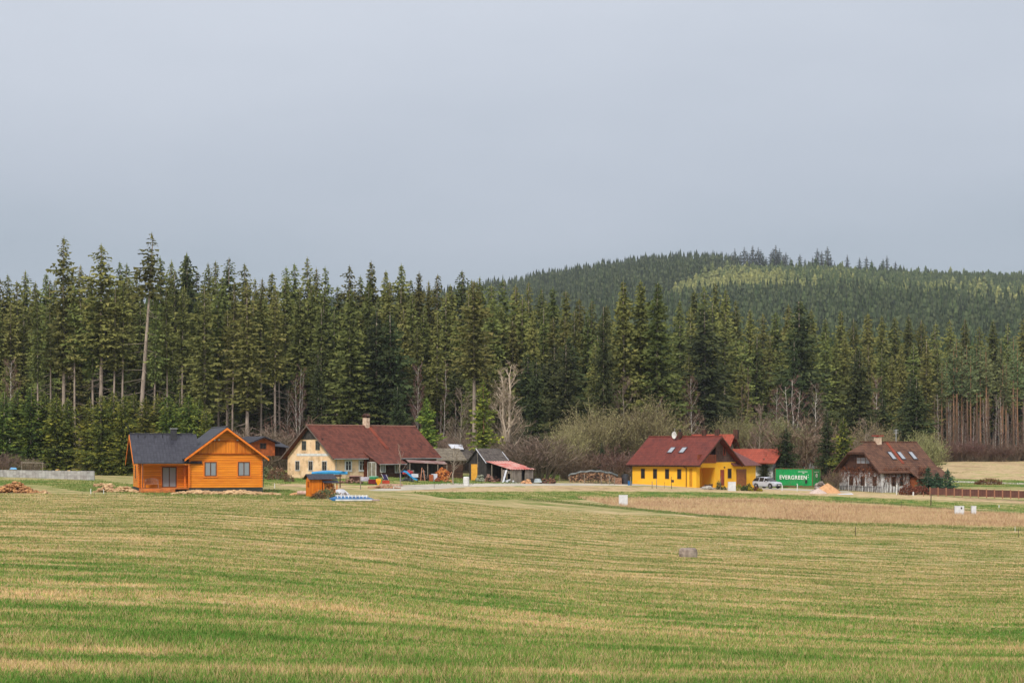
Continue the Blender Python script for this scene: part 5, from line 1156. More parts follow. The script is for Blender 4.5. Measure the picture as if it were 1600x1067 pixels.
F_RB = foliage_mat('red_brown_leaves', S(60, 32, 28), S(108, 62, 48), S(150, 96, 74), .15)
leafball('garden_shrub', 511, 161, 2.6, 1.05, 'low grey green shrub in front of the tiny orange hut', F_GG, 420); leafball('garden_shrub', 497, 160, 1.5, .6, 'small dry brown shrub left of the grey green shrub', F_BR, 160)
leafball('garden_shrub', 531, 162, 2.2, .6, 'low brownish shrub below the white tarpaulin', F_BR, 220)
# white tarp
m = MB(); r = random.Random(3); n = 9; prof = []
for i in range(n):
    u = i/(n-1); prof.append((u*1.45, .78+.10*math.sin(u*4+.5)-.75*max(0, u-.5)**1.3*1.6, .30*max(0, 1-u*2.2)+max(0, .12*math.sin(u*3))))
for (xa, ta, ba), (xb, tb_, bb) in zip(prof[:-1], prof[1:]):
    m.hexa([(xa, -.35, ba), (xb, -.35, bb), (xb, .45, bb), (xa, .45, ba), (xa, -.2+.04*math.sin(xa*9), ta), (xb, -.2+.04*math.sin(xb*9), tb_), (xb, .35, tb_), (xa, .35, ta)])
tag(m.build('white_tarpaulin', M_TARPW, None, at(525, 162.5, .0)), 'crumpled white tarpaulin draped right of the tiny orange hut', 'tarpaulin')
tag(MB().tube((-.55, 0, .22), (.5, .1, .22), .2, .2, 12).build('pipe', cmat('pinkish_pipe', S(220, 190, 178), S(170, 130, 120), 2), None, at(473, 170)), 'short pinkish pipe lying left of the tiny orange hut', 'pipe')
heap('earth_heap', 464, 171, 1.0, .3, 'low pinkish earth heap beside the pipe', M_SAND, 'heap', 14, .2)
# blue tarp covered stack behind the hut
m = MB(); k = 14
for i in range(k):
    def q(i, s): u = i/k; w = .55*math.sin(min(1, u*1.15+.06)*math.pi)**.4 if u < 1 else .1; return (u*4.1, s*w, 1.72+.16*math.sin(u*3.1)+(.12 if s == 0 else 0)-.04*abs(s))
    for s in (-1, 0): m.add([q(i, s), q(i+1, s), q(i+1, s+1), q(i, s+1)], [(0, 1, 2, 3)])
    m.add([q(i, -1), q(i+1, -1), (q(i+1, -1)[0], q(i+1, -1)[1]+.05, 1.55), (q(i, -1)[0], q(i, -1)[1]+.05, 1.55)], [(0, 1, 2, 3)])
bt = thing('covered_boat', 'bright blue tarpaulin stretched over a raised stack behind the tiny hut', 'boat', Vector(((487-800)/F0*196, 196, ztop(741, 196)-1.55)), .04)
o = m.build('tarpaulin', M_BLUE, bt)
m = MB(); [m.box(x, -.3, 0, x+.1, .3, 1.6) for x in (.9, 2.0, 3.2)]; m.box(.8, -.35, 1.3, 3.4, .35, 1.5); m.build('trestle', M_DBR, bt)
# blue boat with white ribs
bo = thing('ladder_boat', 'long narrow blue frame with white cross bars lying on the grass', 'boat', at(514, 155, .02), math.radians(3))
m = MB(); m.hexa([(.3, 0, 0), (4.0, 0, 0), (3.5, .7, 0), (.8, .7, 0), (0, 0, .22), (4.2, 0, .1), (3.4, .85, .34), (.65, .85, .4)]); m.build('hull', M_BLUD, bo)
m = MB()
for i in range(9): x = .75+i*.33; m.hexa([(x, -.03, .24), (x+.07, -.03, .24), (x+.0, .8, .44), (x-.07, .8, .44), (x, -.03, .3), (x+.07, -.03, .3), (x, .8, .5), (x-.07, .8, .5)])
m.build('cross_bars', M_WHITE, bo)
m = MB(); m.box(.6, -.12, .0, 4.4, -.02, .13); m.hexa([(.55, .82, .38), (3.5, .82, .32), (3.5, .9, .32), (.55, .9, .38), (.55, .82, .5), (3.5, .82, .46), (3.5, .9, .46), (.55, .9, .5)]); m.build('rail', M_WHITE, bo)
MB().box(3.9, -.3, 0, 4.6, .1, .12).build('stern_board', cmat('grey_board', S(170, 150, 146)), bo)

# ================================================================== stone in the field
r = random.Random(2); m = MB(); n = 20; ring = []
for z, s in ((-.15, 1.05), (0, 1.04), (.2, 1.08), (.4, 1.08), (.48, .98), (.53, .82), (.52, .4)):
    ring.append([((math.cos(2*math.pi*i/n))*.49*s*(1+.05*math.sin(i*2.1+z*9)), math.sin(2*math.pi*i/n)*.36*s, z+.012*math.sin(i*1.7)) for i in range(n)])
vs = [p for a in ring for p in a]; fs = [(k*n+i, k*n+(i+1) % n, (k+1)*n+(i+1) % n, (k+1)*n+i) for k in range(len(ring)-1) for i in range(n)]+[tuple((len(ring)-1)*n+i for i in range(n))]
o = m.add(vs, fs).build('concrete_ring', cmat('lichened_concrete', S(166, 152, 142), S(120, 108, 100), 3.0, .95, (1, 1, 1), .5), None, at(1075, 98, 0)); tag(o, 'squat grey brown stone block standing alone in the field', 'stone')

# ================================================================== electric cabinets
def cabinet(px, Y, w, h, lab, rot=0, hollow=False, split=None, mark=False):
    c = thing('utility_cabinet', lab, 'cabinet', at(px, Y, 0), rot)
    mm = cmat('cabinet_plastic', S(226, 228, 230, .93), S(208, 210, 214, .93), 3, .5)
    MB().box(-w/2, 0, -.1, w/2, .35, h).build('body', mm, c); MB().box(-w/2-.02, -.02, h, w/2+.02, .37, h+.04).build('roof', mm, c)
    k = split or [0, .5, 1]
    for a, b in zip(k[:-1], k[1:]): MB().box(-w/2+w*a+.02, -.025, .25, -w/2+w*b-.02, -.002, h-.05).build('door', mm, c)
    if mark: MB().box(w*.12, -.04, h-.3, w*.28, -.027, h-.1).build('warning_label', M_GRN if False else M_BLACK, c)
    return c
cabinet(974, 195, 1.0, 1.17, 'white double utility cabinet alone in the meadow below the yellow house')
cabinet(1499.5, 188, 1.0, .95, 'wider white utility cabinet on the meadow at the right', mark=True)
cabinet(1522, 189, .5, .95, 'narrow white utility cabinet at the far right of the meadow', split=[0, 1])

# ================================================================== firewood stack and tank left of the yellow house
fs_ = thing('firewood_stack', 'long firewood stack under dark plastic sheeting left of the yellow house', 'firewood stack', Vector(at(926, 238, 0)), math.radians(-3))
o = logstack('logs', Vector((0, 0, 0)), 6.6, 1.6, .8, 'x', mat=M_ENDS, topf=lambda u: .62+.40*math.sin(min(1, max(0, u*1.05))*3.1)**.7, seed=5, r=.085); o.parent = fs_
for k in ('label', 'category'): del o[k]
m = MB(); k = 20
for i in range(k):
    def q(i, s): u = i/k; return (-3.4+u*6.9, s, 1.6*(.66+.42*math.sin(min(1, max(0, u))*3.1)**.7)+.10+.05*math.sin(u*31)-(.22 if s < 0 else 0)-(.1 if s > .9 else 0))
    for a, b in ((-.12, 0), (0, .5), (.5, 1.0)): m.add([q(i, a), q(i+1, a), q(i+1, b), q(i, b)], [(0, 1, 2, 3)])
o = m.build('sheeting', M_TARPD, fs_); o.modifiers.new('s', 'SOLIDIFY').thickness = .04
tk = thing('black_tank', 'round black water tank with lid left of the yellow wall', 'tank', at(977.5, 238, 0), 0)
MB().tube((0, 0, -.1), (0, 0, 1.25), .62, .6, 18).build('body', cmat('black_plastic', S(52, 52, 58), S(36, 36, 42), 2, .5), tk); MB().tube((0, 0, 1.25), (0, 0, 1.42), .42, .38, 16).build('lid', M_BLACK, tk)
tag(MB().tube((0, 0, -.1), (0, 0, .6), .28, .26, 14).build('blue_barrel', M_BLUD, None, at(984, 234.5)), 'short blue barrel beside the black water tank', 'barrel')
tag(MB().box(-.5, 0, 0, .5, .6, .9).build('board_crate', cmat('pallet_wood', S(160, 120, 96), S(100, 76, 62), 4), None, at(966, 237)), 'pallet wood crate between firewood stack and black tank', 'crate')

# ================================================================== yellow house
RY = math.radians(-46)
L = 11.65; Wd = 8.6; he = 3.2; hr = 6.75
yo = Vector((25.05-.695*L, 232+.719*L, -3.13))
yh = thing('yellow_house', 'bright yellow house with maroon tiled roof and brown gable balcony', 'house', yo, RY)
m = MB(); m.box(0, 0, -.5, L-2.2, Wd, he); m.box(L-2.2, 4.0, -.5, L, Wd, he); m.box(L-2.2, 0, -.5, L, .35, he); m.box(L-.5, .35, -.5, L, .75, 2.45); m.box(L-2.2, .35, 2.45, L, 4.0, he)
m.extr([(0, 0, he), (0, Wd, he), (0, Wd/2, hr-.25)], (L-2.2, 0, 0)); m.build('wall', M_YEL, yh)
m = MB(); m.extr([(L, 4.3, he), (L, Wd-.02, he), (L, 4.3, hr-.3)], (-2.2, 0, 0)); m.build('gable_cladding', M_SHGL, yh)
m = MB(); m.extr([(L-2.15, .1, he), (L-2.15, 4.3, he), (L-2.15, 4.3, hr-.4)], (.06, 0, 0)); m.build('balcony_back_wall', M_DBR, yh)
m = MB(); m.box(L-.02, .25, he-.12, L+.06, 4.2, he+1.05); m.box(L-2.1, .2, he-.1, L-.04, 4.28, he+.02); m.build('balcony', M_BRNW, yh)
m = MB(); m.box(L-.1, 4.1, he, L+.05, 4.3, hr-.45); m.box(L-.1, 2.3, he+1.05, L, 2.4, he+2.0); m.build('post', M_DBR, yh)
roofx(yh, -.7, L+1.0, -.65, Wd/2, Wd+.65, he-.42, hr, he-.42, M_MAR)
verge(yh, [(L+1.02, -.68, he-.48), (L+1.02, Wd/2, hr-.04), (L+1.02, Wd+.68, he-.48)], .22, 0, (.04, 0, 0), M_DBR)
verge(yh, [(-.74, -.68, he-.48), (-.74, Wd/2, hr-.04), (-.74, Wd+.68, he-.48)], .2, 0, (-.04, 0, 0), M_DBR)
m = MB(); m.box(-.6, -.6, he-.62, L+.9, -.02, he-.52); m.build('soffit', M_DBR, yh)
m = MB(); m.tube((-.7, -.74, he-.45), (L+1, -.74, he-.45), .07); m.tube((9.75, -.7, he-.5), (9.95, -.1, he-.8), .05); m.tube((9.95, -.1, he-.8), (9.95, -.1, -.3), .05); m.build('gutter', M_DBR, yh)
MB().tube((-.7, Wd/2, hr+.03), (L+1, Wd/2, hr+.03), .1).build('ridge_tiles', M_MAR, yh)
for x in (2.0, 4.25, 6.45, 8.65): window(yh, front(), x, .9, .72, 1.35, M_FRAMEB, M_GLASS, 0, .07)
MB().box(10.45, -.03, -.1, 10.95, -.003, 2.35).build('niche_panel', cmat('niche_painted_shade', S(200, 140, 40)), yh)  # flat panel, shade of the recess painted as darker yellow
d = MB().box(L-.02, 5.15, 0, L+.05, 5.95, 2.15).build('front_door', M_DOORR, yh); MB().box(L+.05, 5.25, 1.0, L+.09, 5.3, 1.15).build('handle', M_DKM, d)
window(yh, rightw(L), 7.15, .95, .8, 1.35, M_FRAMEB, M_GLASS, 0, .07); window(yh, rightw(L), 6.0, he+.9, .45, 1.25, M_DOORR, M_GLASS, 0, .08)
window(yh, leftw(0), 3, 1.0, .8, 1.3, M_FRAMEB, M_GLASS, 0, .07)
MB().box(L-2.24, 1.0, 0, L-2.19, 1.6, 2.1).build('porch_door', M_FRAMEB, yh)
def rslope(y): return he-.42+(hr-he+.42)*(y+.65)/(Wd/2+.65)
for x in (5.6, 7.7):
    y0, y1 = 1.35, 2.35; z0, z1 = rslope(y0)+.06, rslope(y1)+.06
    f = MB().slab([(x-.45, y0, z0+.04), (x+.45, y0, z0+.04), (x+.45, y1, z1+.04), (x-.45, y1, z1+.04)], .12).build('skylight', M_DKM, yh)
    MB().slab([(x-.36, y0+.1, rslope(y0+.1)+.12), (x+.36, y0+.1, rslope(y0+.1)+.12), (x+.36, y1-.1, rslope(y1-.1)+.12), (x-.36, y1-.1, rslope(y1-.1)+.12)], .03).build('pane', M_SKYL, f)
c = MB().box(5.1, 3.8, 6.0, 5.6, 4.3, 7.4).build('chimney', M_DBR, yh); MB().tube((5.35, 4.05, 7.4), (5.35, 4.05, 7.75), .14, .16, 10).build('flue', M_BLACK, c)
m = MB(); k = 18; V_ = [(0, 0, 0)]+[(math.cos(i/k*6.283)*.42, -.1, math.sin(i/k*6.283)*.5) for i in range(k)]
m.add([(4.9+x, 3.35+y, 6.95+z) for x, y, z in V_], [(0, 1+i, 1+(i+1) % k) for i in range(k)]); o = m.build('satellite_dish', M_WHITE, yh); o.modifiers.new('s', 'SOLIDIFY').thickness = .04
MB().tube((4.9, 3.4, 6.9), (4.9, 3.7, 6.3), .03).build('dish_arm', M_DKM, yh)
MB().tube((4.4, 4.0, 6.6), (4.4, 4.0, 7.9), .02).build('aerial', M_WHITE, yh)
# garage annex
m = MB(); m.box(L-6.5, Wd, -.5, L-.05, 13.1, 2.95); m.build('annex_wall', M_YEL, yh)
m = MB(); ax, ay = L-3.2, 10.2
m.slab([(L+.55, 7.6, 2.72), (L+.55, 13.75, 2.72), (ax, ay, 5.35), (ax, 6.5, 5.35)], .12); m.slab([(L+.55, 13.75, 2.72), (L-7.1, 13.75, 2.72), (ax, ay, 5.353)], .12); m.slab([(L-7.1, 13.75, 2.72), (L-7.1, 7.6, 2.72), (ax, 6.5, 5.35), (ax, ay, 5.35)], .12)
m.build('annex_roof', cmat('faded_maroon_tiles', S(116, 66, 60), S(88, 50, 48), 4, .7), yh)
MB().box(L-.05, 8.75, -.2, L+.02, 10.9, 2.2).build('garage_door', cmat('garage_door_wood', S(150, 92, 48), S(124, 74, 40), 2, .6, (1, 1, 4)), yh)
m = MB(); m.tube((L, 9.9, 2.65), (L+.12, 9.9, 2.6), .12); m.tube((L, 6.0, 2.5), (L+.12, 6.0, 2.45), .1); m.build('wall_lamp', M_DKM, yh)
ry = Matrix.Rotation(RY, 3, 'Z')
def yp(x, y, z=0): v = yo+ry @ Vector((x, y, 0)); v.z = H(v.x, v.y)+z; return v
for (x, y, s, lab) in ((L+1.2, .7, .5, 'small dark planter at the left porch corner of the yellow house'), (L+.9, 2.0, .55, 'square planter under the porch of the yellow house')):
    tag(MB().hexa([(-.2, -.2, 0), (.2, -.2, 0), (.2, .2, 0), (-.2, .2, 0), (-.28, -.28, s), (.28, -.28, s), (.28, .28, s), (-.28, .28, s)]).build('planter', cmat('brown_planter', S(100, 74, 56)), None, yp(x, y)), lab, 'planter')
heap('boulder', 1109, 227, 1.6, .5, 'pale grey boulder before the porch of the yellow house', cmat('pale_rock', S(176, 170, 160), S(140, 134, 126), 3), 'boulder', 12, .42, .9)
leafball('topiary', 1123.5, 227, .85, 1.35, 'small clipped dark green conifer beside the red brown door', F_DG, 240, .08, .8)
leafball('potted_shrub', 1131, 226.5, .7, .5, 'low dark shrub right of the clipped conifer', F_DG, 80, .08, .5)
plant_bare(bare_tree('sapling', 2.2, .03, .5, M_GREY, M_TWG, .4, 6, 1.2, .02, 3, 2), 1125.5, 224, 742, 'thin leafless sapling at the road edge before the yellow house', 'sapling', 'tree')
cabinet(1144, 224, 1.0, 1.15, 'pair of white utility cabinets before the garage of the yellow house', .1, split=[0, .5, 1], mark=False)
for i, (px, w, h, mt, lab) in enumerate([(1154, 1.2, .95, F_YG, 'olive shrub right of the white cabinet pair'), (1163, 1.0, .7, F_DG, 'dark green shrub before the garage door'), (1170, 1.0, 1.0, F_DG, 'dark conical shrub at the garage corner'), (1172, .9, .6, F_YG, 'bright yellow green shrub right of the dark conical one'), (1181, 1.1, .6, F_RB, 'reddish low shrub left of the parked car'), (1187, .8, .4, F_YG, 'low golden shrub at the rear wheel of the car')]):
    leafball('garden_shrub', px, 226-.4*(i % 2), w, h, lab, mt, 170, .1, .9)

# house with orange tiles behind
oh = thing('orange_roofed_house', 'house with bright orange tiled roof hidden behind the yellow house', 'house', Vector(((1046-800)/F0*262, 262, ztop(752, 262))), math.radians(-26))
m = MB(); gable_wall(m, 7.0, 8, 3.2, 6.7, x0=1.4); m.build('wall', M_WHT2, oh)
roofx(oh, .8, 9.2, -.6, 4, 8.6, 3.4, 7.25, 3.4, M_ORT)
roofx(oh, 6.0, 17.2, -1.4, 3.0, 8.2, 2.9, 5.0, 2.8, M_ORT, name='wing_roof')
MB().box(9.3, 0, -.5, 16.4, 7.5, 2.9).build('wing_wall', M_WHT2, oh)
for x in (3.9, 6.0, 9.0): MB().box(x, 3.7, 6.5, x+.7, 4.3, 7.95).build('chimney', M_DBR, oh)
# second hidden roof glimpsed between spruces
sc_ = thing('hidden_house', 'pale gable glimpsed between spruces behind the container', 'house', Vector(((1266-800)/F0*262, 262, ztop(745, 262))), math.radians(-10)); m = MB(); m.extr([(-1, 0, 0), (1, 0, 0), (1, 0, 1.9), (0, 0, 2.6), (-1, 0, 1.9)], (0, 3, 0)); m.build('wall', M_WHT2, sc_); roofy(sc_, -.3, 3.3, -1.3, 0, 1.3, 1.7, 2.75, 1.7, M_REDT)

# ================================================================== container
CL, CW, CH = 6.06, 2.44, 2.6
RC = math.radians(-52)
co = Vector(((1211-800)/F0*246, 246, ztop(759.5, 246)))
ang = math.radians(-38)
ct = thing('shipping_container', 'green shipping container with white lettering beside the parked car', 'container', co, ang)
M_CG = cmat('container_green', S(22, 160, 88), S(16, 140, 74), 1.5, .5, dirt=S(60, 140, 84))
M_CR = cmat('container_frame_rust', S(60, 110, 66), S(130, 70, 50), 2.5, .7)
m = MB(); n = 26                        # corrugated sides
def corr(fm, a0, a1, n, z0, z1, mm, d=.05):
    st = (a1-a0)/n
    for i in range(n):
        a = a0+i*st
        for (u0, o0_, u1, o1_) in ((0, 0, .35, 0), (.35, 0, .5, -d), (.5, -d, .85, -d), (.85, -d, 1, 0)):
            mm.add([fm(a+u0*st, o0_, z0), fm(a+u1*st, o1_, z0), fm(a+u1*st, o1_, z1), fm(a+u0*st, o0_, z1)], [(0, 1, 2, 3)])
corr(front(.03), .12, CL-.12, 21, .15, CH-.1, m); corr(rightw(CL-.03), .12, CW-.12, 8, .15, CH-.1, m); corr(leftw(.03), .12, CW-.12, 8, .15, CH-.1, m)
m.box(.1, .1, CH-.09, CL-.1, CW-.1, CH-.04); m.box(.1, CW-.1, .1, CL-.1, CW-.06, CH-.05); m.box(.1, .1, .08, CL-.1, CW-.1, .14); m.build('body', M_CG, ct)
m = MB()
for x in (0, CL-.12):
    for y in (0, CW-.12): m.box(x, y, 0, x+.12, y+.12, CH)
m.box(.12, 0, 0, CL-.12, .1, .14); m.box(CL-.1, .12, 0, CL, CW-.12, .14); m.box(.12, 0, CH-.1, CL-.12, .08, CH); m.box(CL-.08, .12, CH-.1, CL, CW-.12, CH); m.build('frame', M_CR, ct)
M_LET, _t, _b = new_mat('white_lettering'); _b.inputs['Base Color'].default_value = (.85, .85, .83, 1)
def text(s, size, mat, par, x, y, z, rot, name='lettering', bold=.02, sx=1.0):
    cu = bpy.data.curves.new('t', 'FONT'); cu.body = s; cu.size = size; cu.extrude = .008; cu.offset = bold; cu.align_x = 'CENTER'; cu.space_character = 1.12
    tmp = bpy.data.objects.new('tmp_text', cu); me_ = bpy.data.meshes.new_from_object(tmp); bpy.data.objects.remove(tmp); me_.materials.clear(); me_.materials.append(mat)
    o = bpy.data.objects.new(name, me_); COL.objects.link(o); o.parent = par; o.location = (x, y, z); o.rotation_euler = rot; o.scale = (sx, 1, 1); return o
text('EVERGREEN', .78, M_LET, ct, 2.95, -.012, 1.05, (math.radians(90), 0, 0), bold=.014, sx=.98)
m = MB()
for i, (x, w) in enumerate([(3.75, .12), (3.92, .2), (4.18, .1), (4.34, .22), (4.62, .14), (4.82, .2), (5.08, .16)]): m.box(x, -.02, 2.1, x+w, -.004, 2.17)
m.box(4.45, -.02, 1.9, 4.75, -.004, 1.96); m.box(5.3, -.02, 1.62, 5.4, -.004, 1.74); m.box(5.3, -.02, 1.32, 5.4, -.004, 1.42); m.build('small_markings', M_LET, ct)
MB().box(4.85, -.02, .5, 5.2, -.004, .95).build('placard', M_BLACK, ct)
m = MB()
for i, (y, w) in enumerate([(.45, .25), (.8, .18), (1.08, .3), (1.5, .2)]): m.box(CL+.004, y, 2.05, CL+.02, y+w, 2.12)
k = 16; pts = [(CL+.004, 1.15+math.cos(a)*.26, 1.6+math.sin(a)*.3) for a in [i/k*6.283 for i in range(k)]]; m.extr(pts, (.016, 0, 0)); m.build('emblem', M_LET, ct)
MB().tube((CL+.022, 1.15, 1.58), (CL+.03, 1.15, 1.58), .09, .09, 10).build('emblem_centre', M_CG, ct)
m = MB(); [m.tube((CL+.03, y, .15), (CL+.03, y, CH-.1), .02) for y in (.55, 1.0, 1.45, 1.9)]; m.build('lock_rods', M_CR, ct)

# ================================================================== parked SUV
def make_car():
    root = thing('parked_car', 'silver white estate car parked beside the green container', 'car', Vector(((1181.5-800)/F0*239, 239, 0)), math.radians(-52)); root.scale = (.94, .94, .90)
    LN = 4.6
    st = [ # x, zlow, zbelt, zroof, half width low, half belt, half roof
        (0.0, .55, .95, .97, .70, .74, .70), (.06, .38, 1.02, 1.12, .80, .84, .70), (.35, .30, 1.05, 1.52, .86, .90, .64), (.8, .24, 1.04, 1.66, .88, .92, .64), (1.5, .22, 1.02, 1.70, .88, .92, .66),
        (2.2, .22, 1.00, 1.68, .88, .92, .66), (2.75, .22, .99, 1.56, .88, .92, .65), (3.3, .24, .99, 1.18, .88, .91, .72), (3.55, .26, .98, 1.02, .87, .90, .74), (4.1, .30, .92, .95, .85, .87, .74), (4.45, .34, .80, .84, .78, .80, .70), (4.6, .45, .66, .68, .66, .68, .62)]
    rings = []
    for x, zl, zb_, zt_, wl_, wb_, wr_ in st:
        rings.append([(x, -wl_*.92, zl), (x, -wl_, zl+.12), (x, -wb_, (zl+zb_)/2+.05), (x, -wb_*.985, zb_), (x, -(wr_+.04), zt_-.07 if zt_-zb_ > .1 else zb_+.02), (x, -wr_*.8, zt_), (x, 0, zt_+.02),
                      (x, wr_*.8, zt_), (x, wr_+.04, zt_-.07 if zt_-zb_ > .1 else zb_+.02), (x, wb_*.985, zb_), (x, wb_, (zl+zb_)/2+.05), (x, wl_, zl+.12), (x, wl_*.92, zl)])
    n = len(rings[0]); m = MB(); fs = []; gl = []
    for k in range(len(rings)-1):
        for i in range(n):
            f = (k*n+i, k*n+(i+1) % n, (k+1)*n+(i+1) % n, (k+1)*n+i)
            glass = (i in (3, 8) and 1 <= k <= 6) or (i in (4, 5, 6, 7) and k in (6, 7)) or (i in (4, 5, 6, 7) and k in (1,))
            (gl if glass else fs).append(f)
    fs += [tuple(range(n)), tuple(range((len(rings)-1)*n, len(rings)*n))]
    vs = [p for r_ in rings for p in r_]
    M_CAR = cmat('silver_white_paint', S(196, 200, 210, .9), S(190, 194, 204, .9), 1, .25)
    MB().add(vs, fs).build('body', M_CAR, root, smooth=False)
    MB().add(vs, gl).build('windows', M_GLASS, root)
    m = MB()
    for sx in (-1, 1):
        for x in (1.35, 2.35): m.box(x, sx*.9-.03, 1.0, x+.09, sx*.9+.0 if sx > 0 else sx*.9+.03, 1.02); m.hexa([(x, sx*.915, 1.0), (x+.1, sx*.915, 1.0), (x+.1, sx*.88, 1.0), (x, sx*.88, 1.0), (x, sx*.72, 1.6), (x+.1, sx*.72, 1.6), (x+.1, sx*.68, 1.6), (x, sx*.68, 1.6)])
    m.build('window_pillar', M_CAR, root)
    for x in (.85, 3.65):
        for sy in (-1, 1):
            w = MB().tube((x, sy*.93, .34), (x, sy*.70, .34), .35, .35, 20).build('wheel', M_BLACK, root)
            MB().tube((x, sy*.945, .34), (x, sy*.90, .34), .22, .22, 14).build('rim', cmat('alloy', S(150, 152, 158), S(90, 90, 96), 6, .35), w)
            MB().tube((x, sy*.918, .37), (x, sy*.72, .37), .42, .42, 20).build('wheel_arch', M_BLACK, root)
    for sy in (-1, 1):
        MB().hexa([(4.28, sy*.83, .66), (4.5, sy*.72, .62), (4.57, sy*.5, .62), (4.4, sy*.5, .66), (4.2, sy*.84, .82), (4.42, sy*.76, .78), (4.5, sy*.5, .74), (4.3, sy*.5, .84)]).build('headlight', M_GLASSL, root)
        MB().box(2.85, sy*.93-.1, .98, 3.05, sy*.93+.1, 1.12).build('mirror', M_CAR, root)
        MB().box(-.02, sy*.62-.14, .8, .1, sy*.62+.14, 1.0).build('tail_light', M_RED, root)
    MB().hexa([(4.56, -.42, .42), (4.64, -.42, .42), (4.64, .42, .42), (4.56, .42, .42), (4.5, -.46, .66), (4.6, -.46, .66), (4.6, .46, .66), (4.5, .46, .66)]).build('grille', M_BLACK, root)
    MB().box(4.62, -.26, .44, 4.66, .26, .55).build('number_plate', M_WHITE, root)
    m = MB(); [m.tube((.5, sy*.6, 1.72), (2.5, sy*.6, 1.74), .02) for sy in (-1, 1)]; m.build('roof_rail', M_DKM, root)
    c = root.location; root.location.z = ztop(762, 239-1.0)+.0
    return root
make_car()
# gravel and sand heaps, rocks, plastic sheet
def cone_heap(name, px, Y, w, h, lab, mat, dep=None):
    r = random.Random(int(px)); m = MB(); p = at(px, Y, -.05); dep = dep or w*.6; n, k = 22, 7; vs = []; fs = []
    for j in range(k):
        f = j/(k-1)
        for i in range(n):
            a = 6.283*i/n; q = (1-f)*(1+.08*math.sin(a*3+px)+r.uniform(-.03, .03)); z = h*(f**.85)*(1+.0*r.random()); vs.append((math.cos(a)*q*w/2+.05*w*f, math.sin(a)*q*dep/2, z-.05*(j == 0)))
    fs = [(j*n+i, j*n+(i+1) % n, (j+1)*n+(i+1) % n, (j+1)*n+i) for j in range(k-1) for i in range(n)]
    return tag(m.add(vs, fs).build(name, mat, None, p, smooth=True), lab, 'heap')
cone_heap('sand_heap', 1291, 224, 3.9, 1.35, 'tan sand heap between container and vine covered house', M_SAND)
cone_heap('gravel_heap', 1277, 222, 2.5, .75, 'low pale pinkish gravel heap left of the sand heap', M_GRAV)
heap('rock_pile', 1283, 227, 1.8, 1.5, 'grey boulders behind the sand heap', cmat('grey_boulders', S(160, 150, 144), S(84, 78, 74), 2.5), 'rock pile', 26, .42, .8)
tag(MB().hexa([(-.95, -.5, 0), (.95, -.5, 0), (.95, .5, 0), (-.95, .5, 0), (-.9, -.45, .1), (.9, -.45, .06), (.9, .45, .12), (-.9, .45, .06)]).build('plastic_sheet', M_TARPW, None, at(1321, 221, .02)), 'pale plastic sheet on the ground before the vine covered house', 'sheet')
# clipped green hedge
hb = thing('hedge', 'clipped yellow green hedge between container and reddish bush', 'hedge', at(1283, 252, 0)); r = random.Random(6); tw_ = []
for i in range(2400):
    v = Vector((r.uniform(-.6, 1.9), r.uniform(-.5, .5), r.uniform(.1, 2.35))); tw_.append((v, v+Vector((r.uniform(-1, 1), r.uniform(-1, 1), r.uniform(-.3, 1)))*.13, .12))
link('foliage', ribbons(tw_, foliage_mat('hedge_leaves', S(70, 84, 24), S(112, 124, 40), S(160, 160, 60), .1), 'foliage'), hb)
MB().box(-.5, -.35, 0, 1.8, .35, 2.2).build('stems', F_DG, hb)

# ================================================================== brown house
RBr = math.radians(26.7); bo_ = Vector((49.4, 228, -3.81))
bh = thing('brown_house', 'vine covered white house with half hipped brown tiled roof', 'house', bo_, RBr)
L = 9.4; Wd = 9.1; he = 2.8; hr = 6.65; zc = 5.25
yc = (hr-zc)/(hr-he+.3)*(Wd/2+.55)
m = MB(); m.box(0, 0, -.4, 4.7, Wd, he); m.build('wall', M_WHT2, bh); MB().box(4.7, .3, -.4, L, Wd, he).build('rear_wall', M_DBR, bh)
m = MB(); m.extr([(0, .02, he-.25), (0, Wd-.02, he-.25), (0, Wd/2+yc, zc-.15), (0, Wd/2-yc, zc-.15)], (L-.3, 0, 0)); m.build('gable_boards', M_DBR, bh)
ze = he-.3; x0 = -.75; x1 = L+.4; xh = .9
m = MB()
m.slab([(x0, -.55, ze), (x1, -.55, ze), (x1, Wd/2, hr), (xh, Wd/2, hr), (x0, Wd/2-yc, zc)], .14); m.slab([(x0, Wd+.55, ze), (x1, Wd+.55, ze), (x1, Wd/2, hr+.003), (xh, Wd/2, hr+.003), (x0, Wd/2+yc, zc)], .14)
m.slab([(x0, Wd/2-yc, zc), (x0, Wd/2+yc, zc), (xh, Wd/2, hr)], .14); m.build('roof', M_BRT, bh)
m = MB(); m.slab([(4.6, -1.9, 1.75), (x1+.6, -1.9, 1.75), (x1+.3, .3, 3.25), (4.3, .3, 3.25)], .12); m.build('porch_roof', M_BRT, bh)
m = MB(); m.box(5.0, -1.3, -.4, 6.9, .3, 1.9); m.build('porch', cmat('orange_brown_boards', S(160, 92, 56), S(110, 62, 42), 2), bh); MB().box(6.9, -1.2, -.4, 9.2, .3, 2.0).build('side_wall', M_DBR, bh)
for x in (4.85, 9.0): MB().box(x, -1.6, -.4, x+.14, -1.46, 1.8).build('post', M_DBR, bh)
w3 = window(bh, leftw(), 3.9, 3.65, 2.9, .95, M_FRAMEB, M_GLASSL, 2, .09, rail=1)
for y in (6.5, 4.0, 1.5): window(bh, leftw(), y, .75, .85, 1.25, M_FRAMEB, M_GLASS, 1, .08)
for x in (2.0, 3.3): window(bh, front(), x, .75, .7, 1.25, M_FRAMEB, M_GLASS, 0, .08)
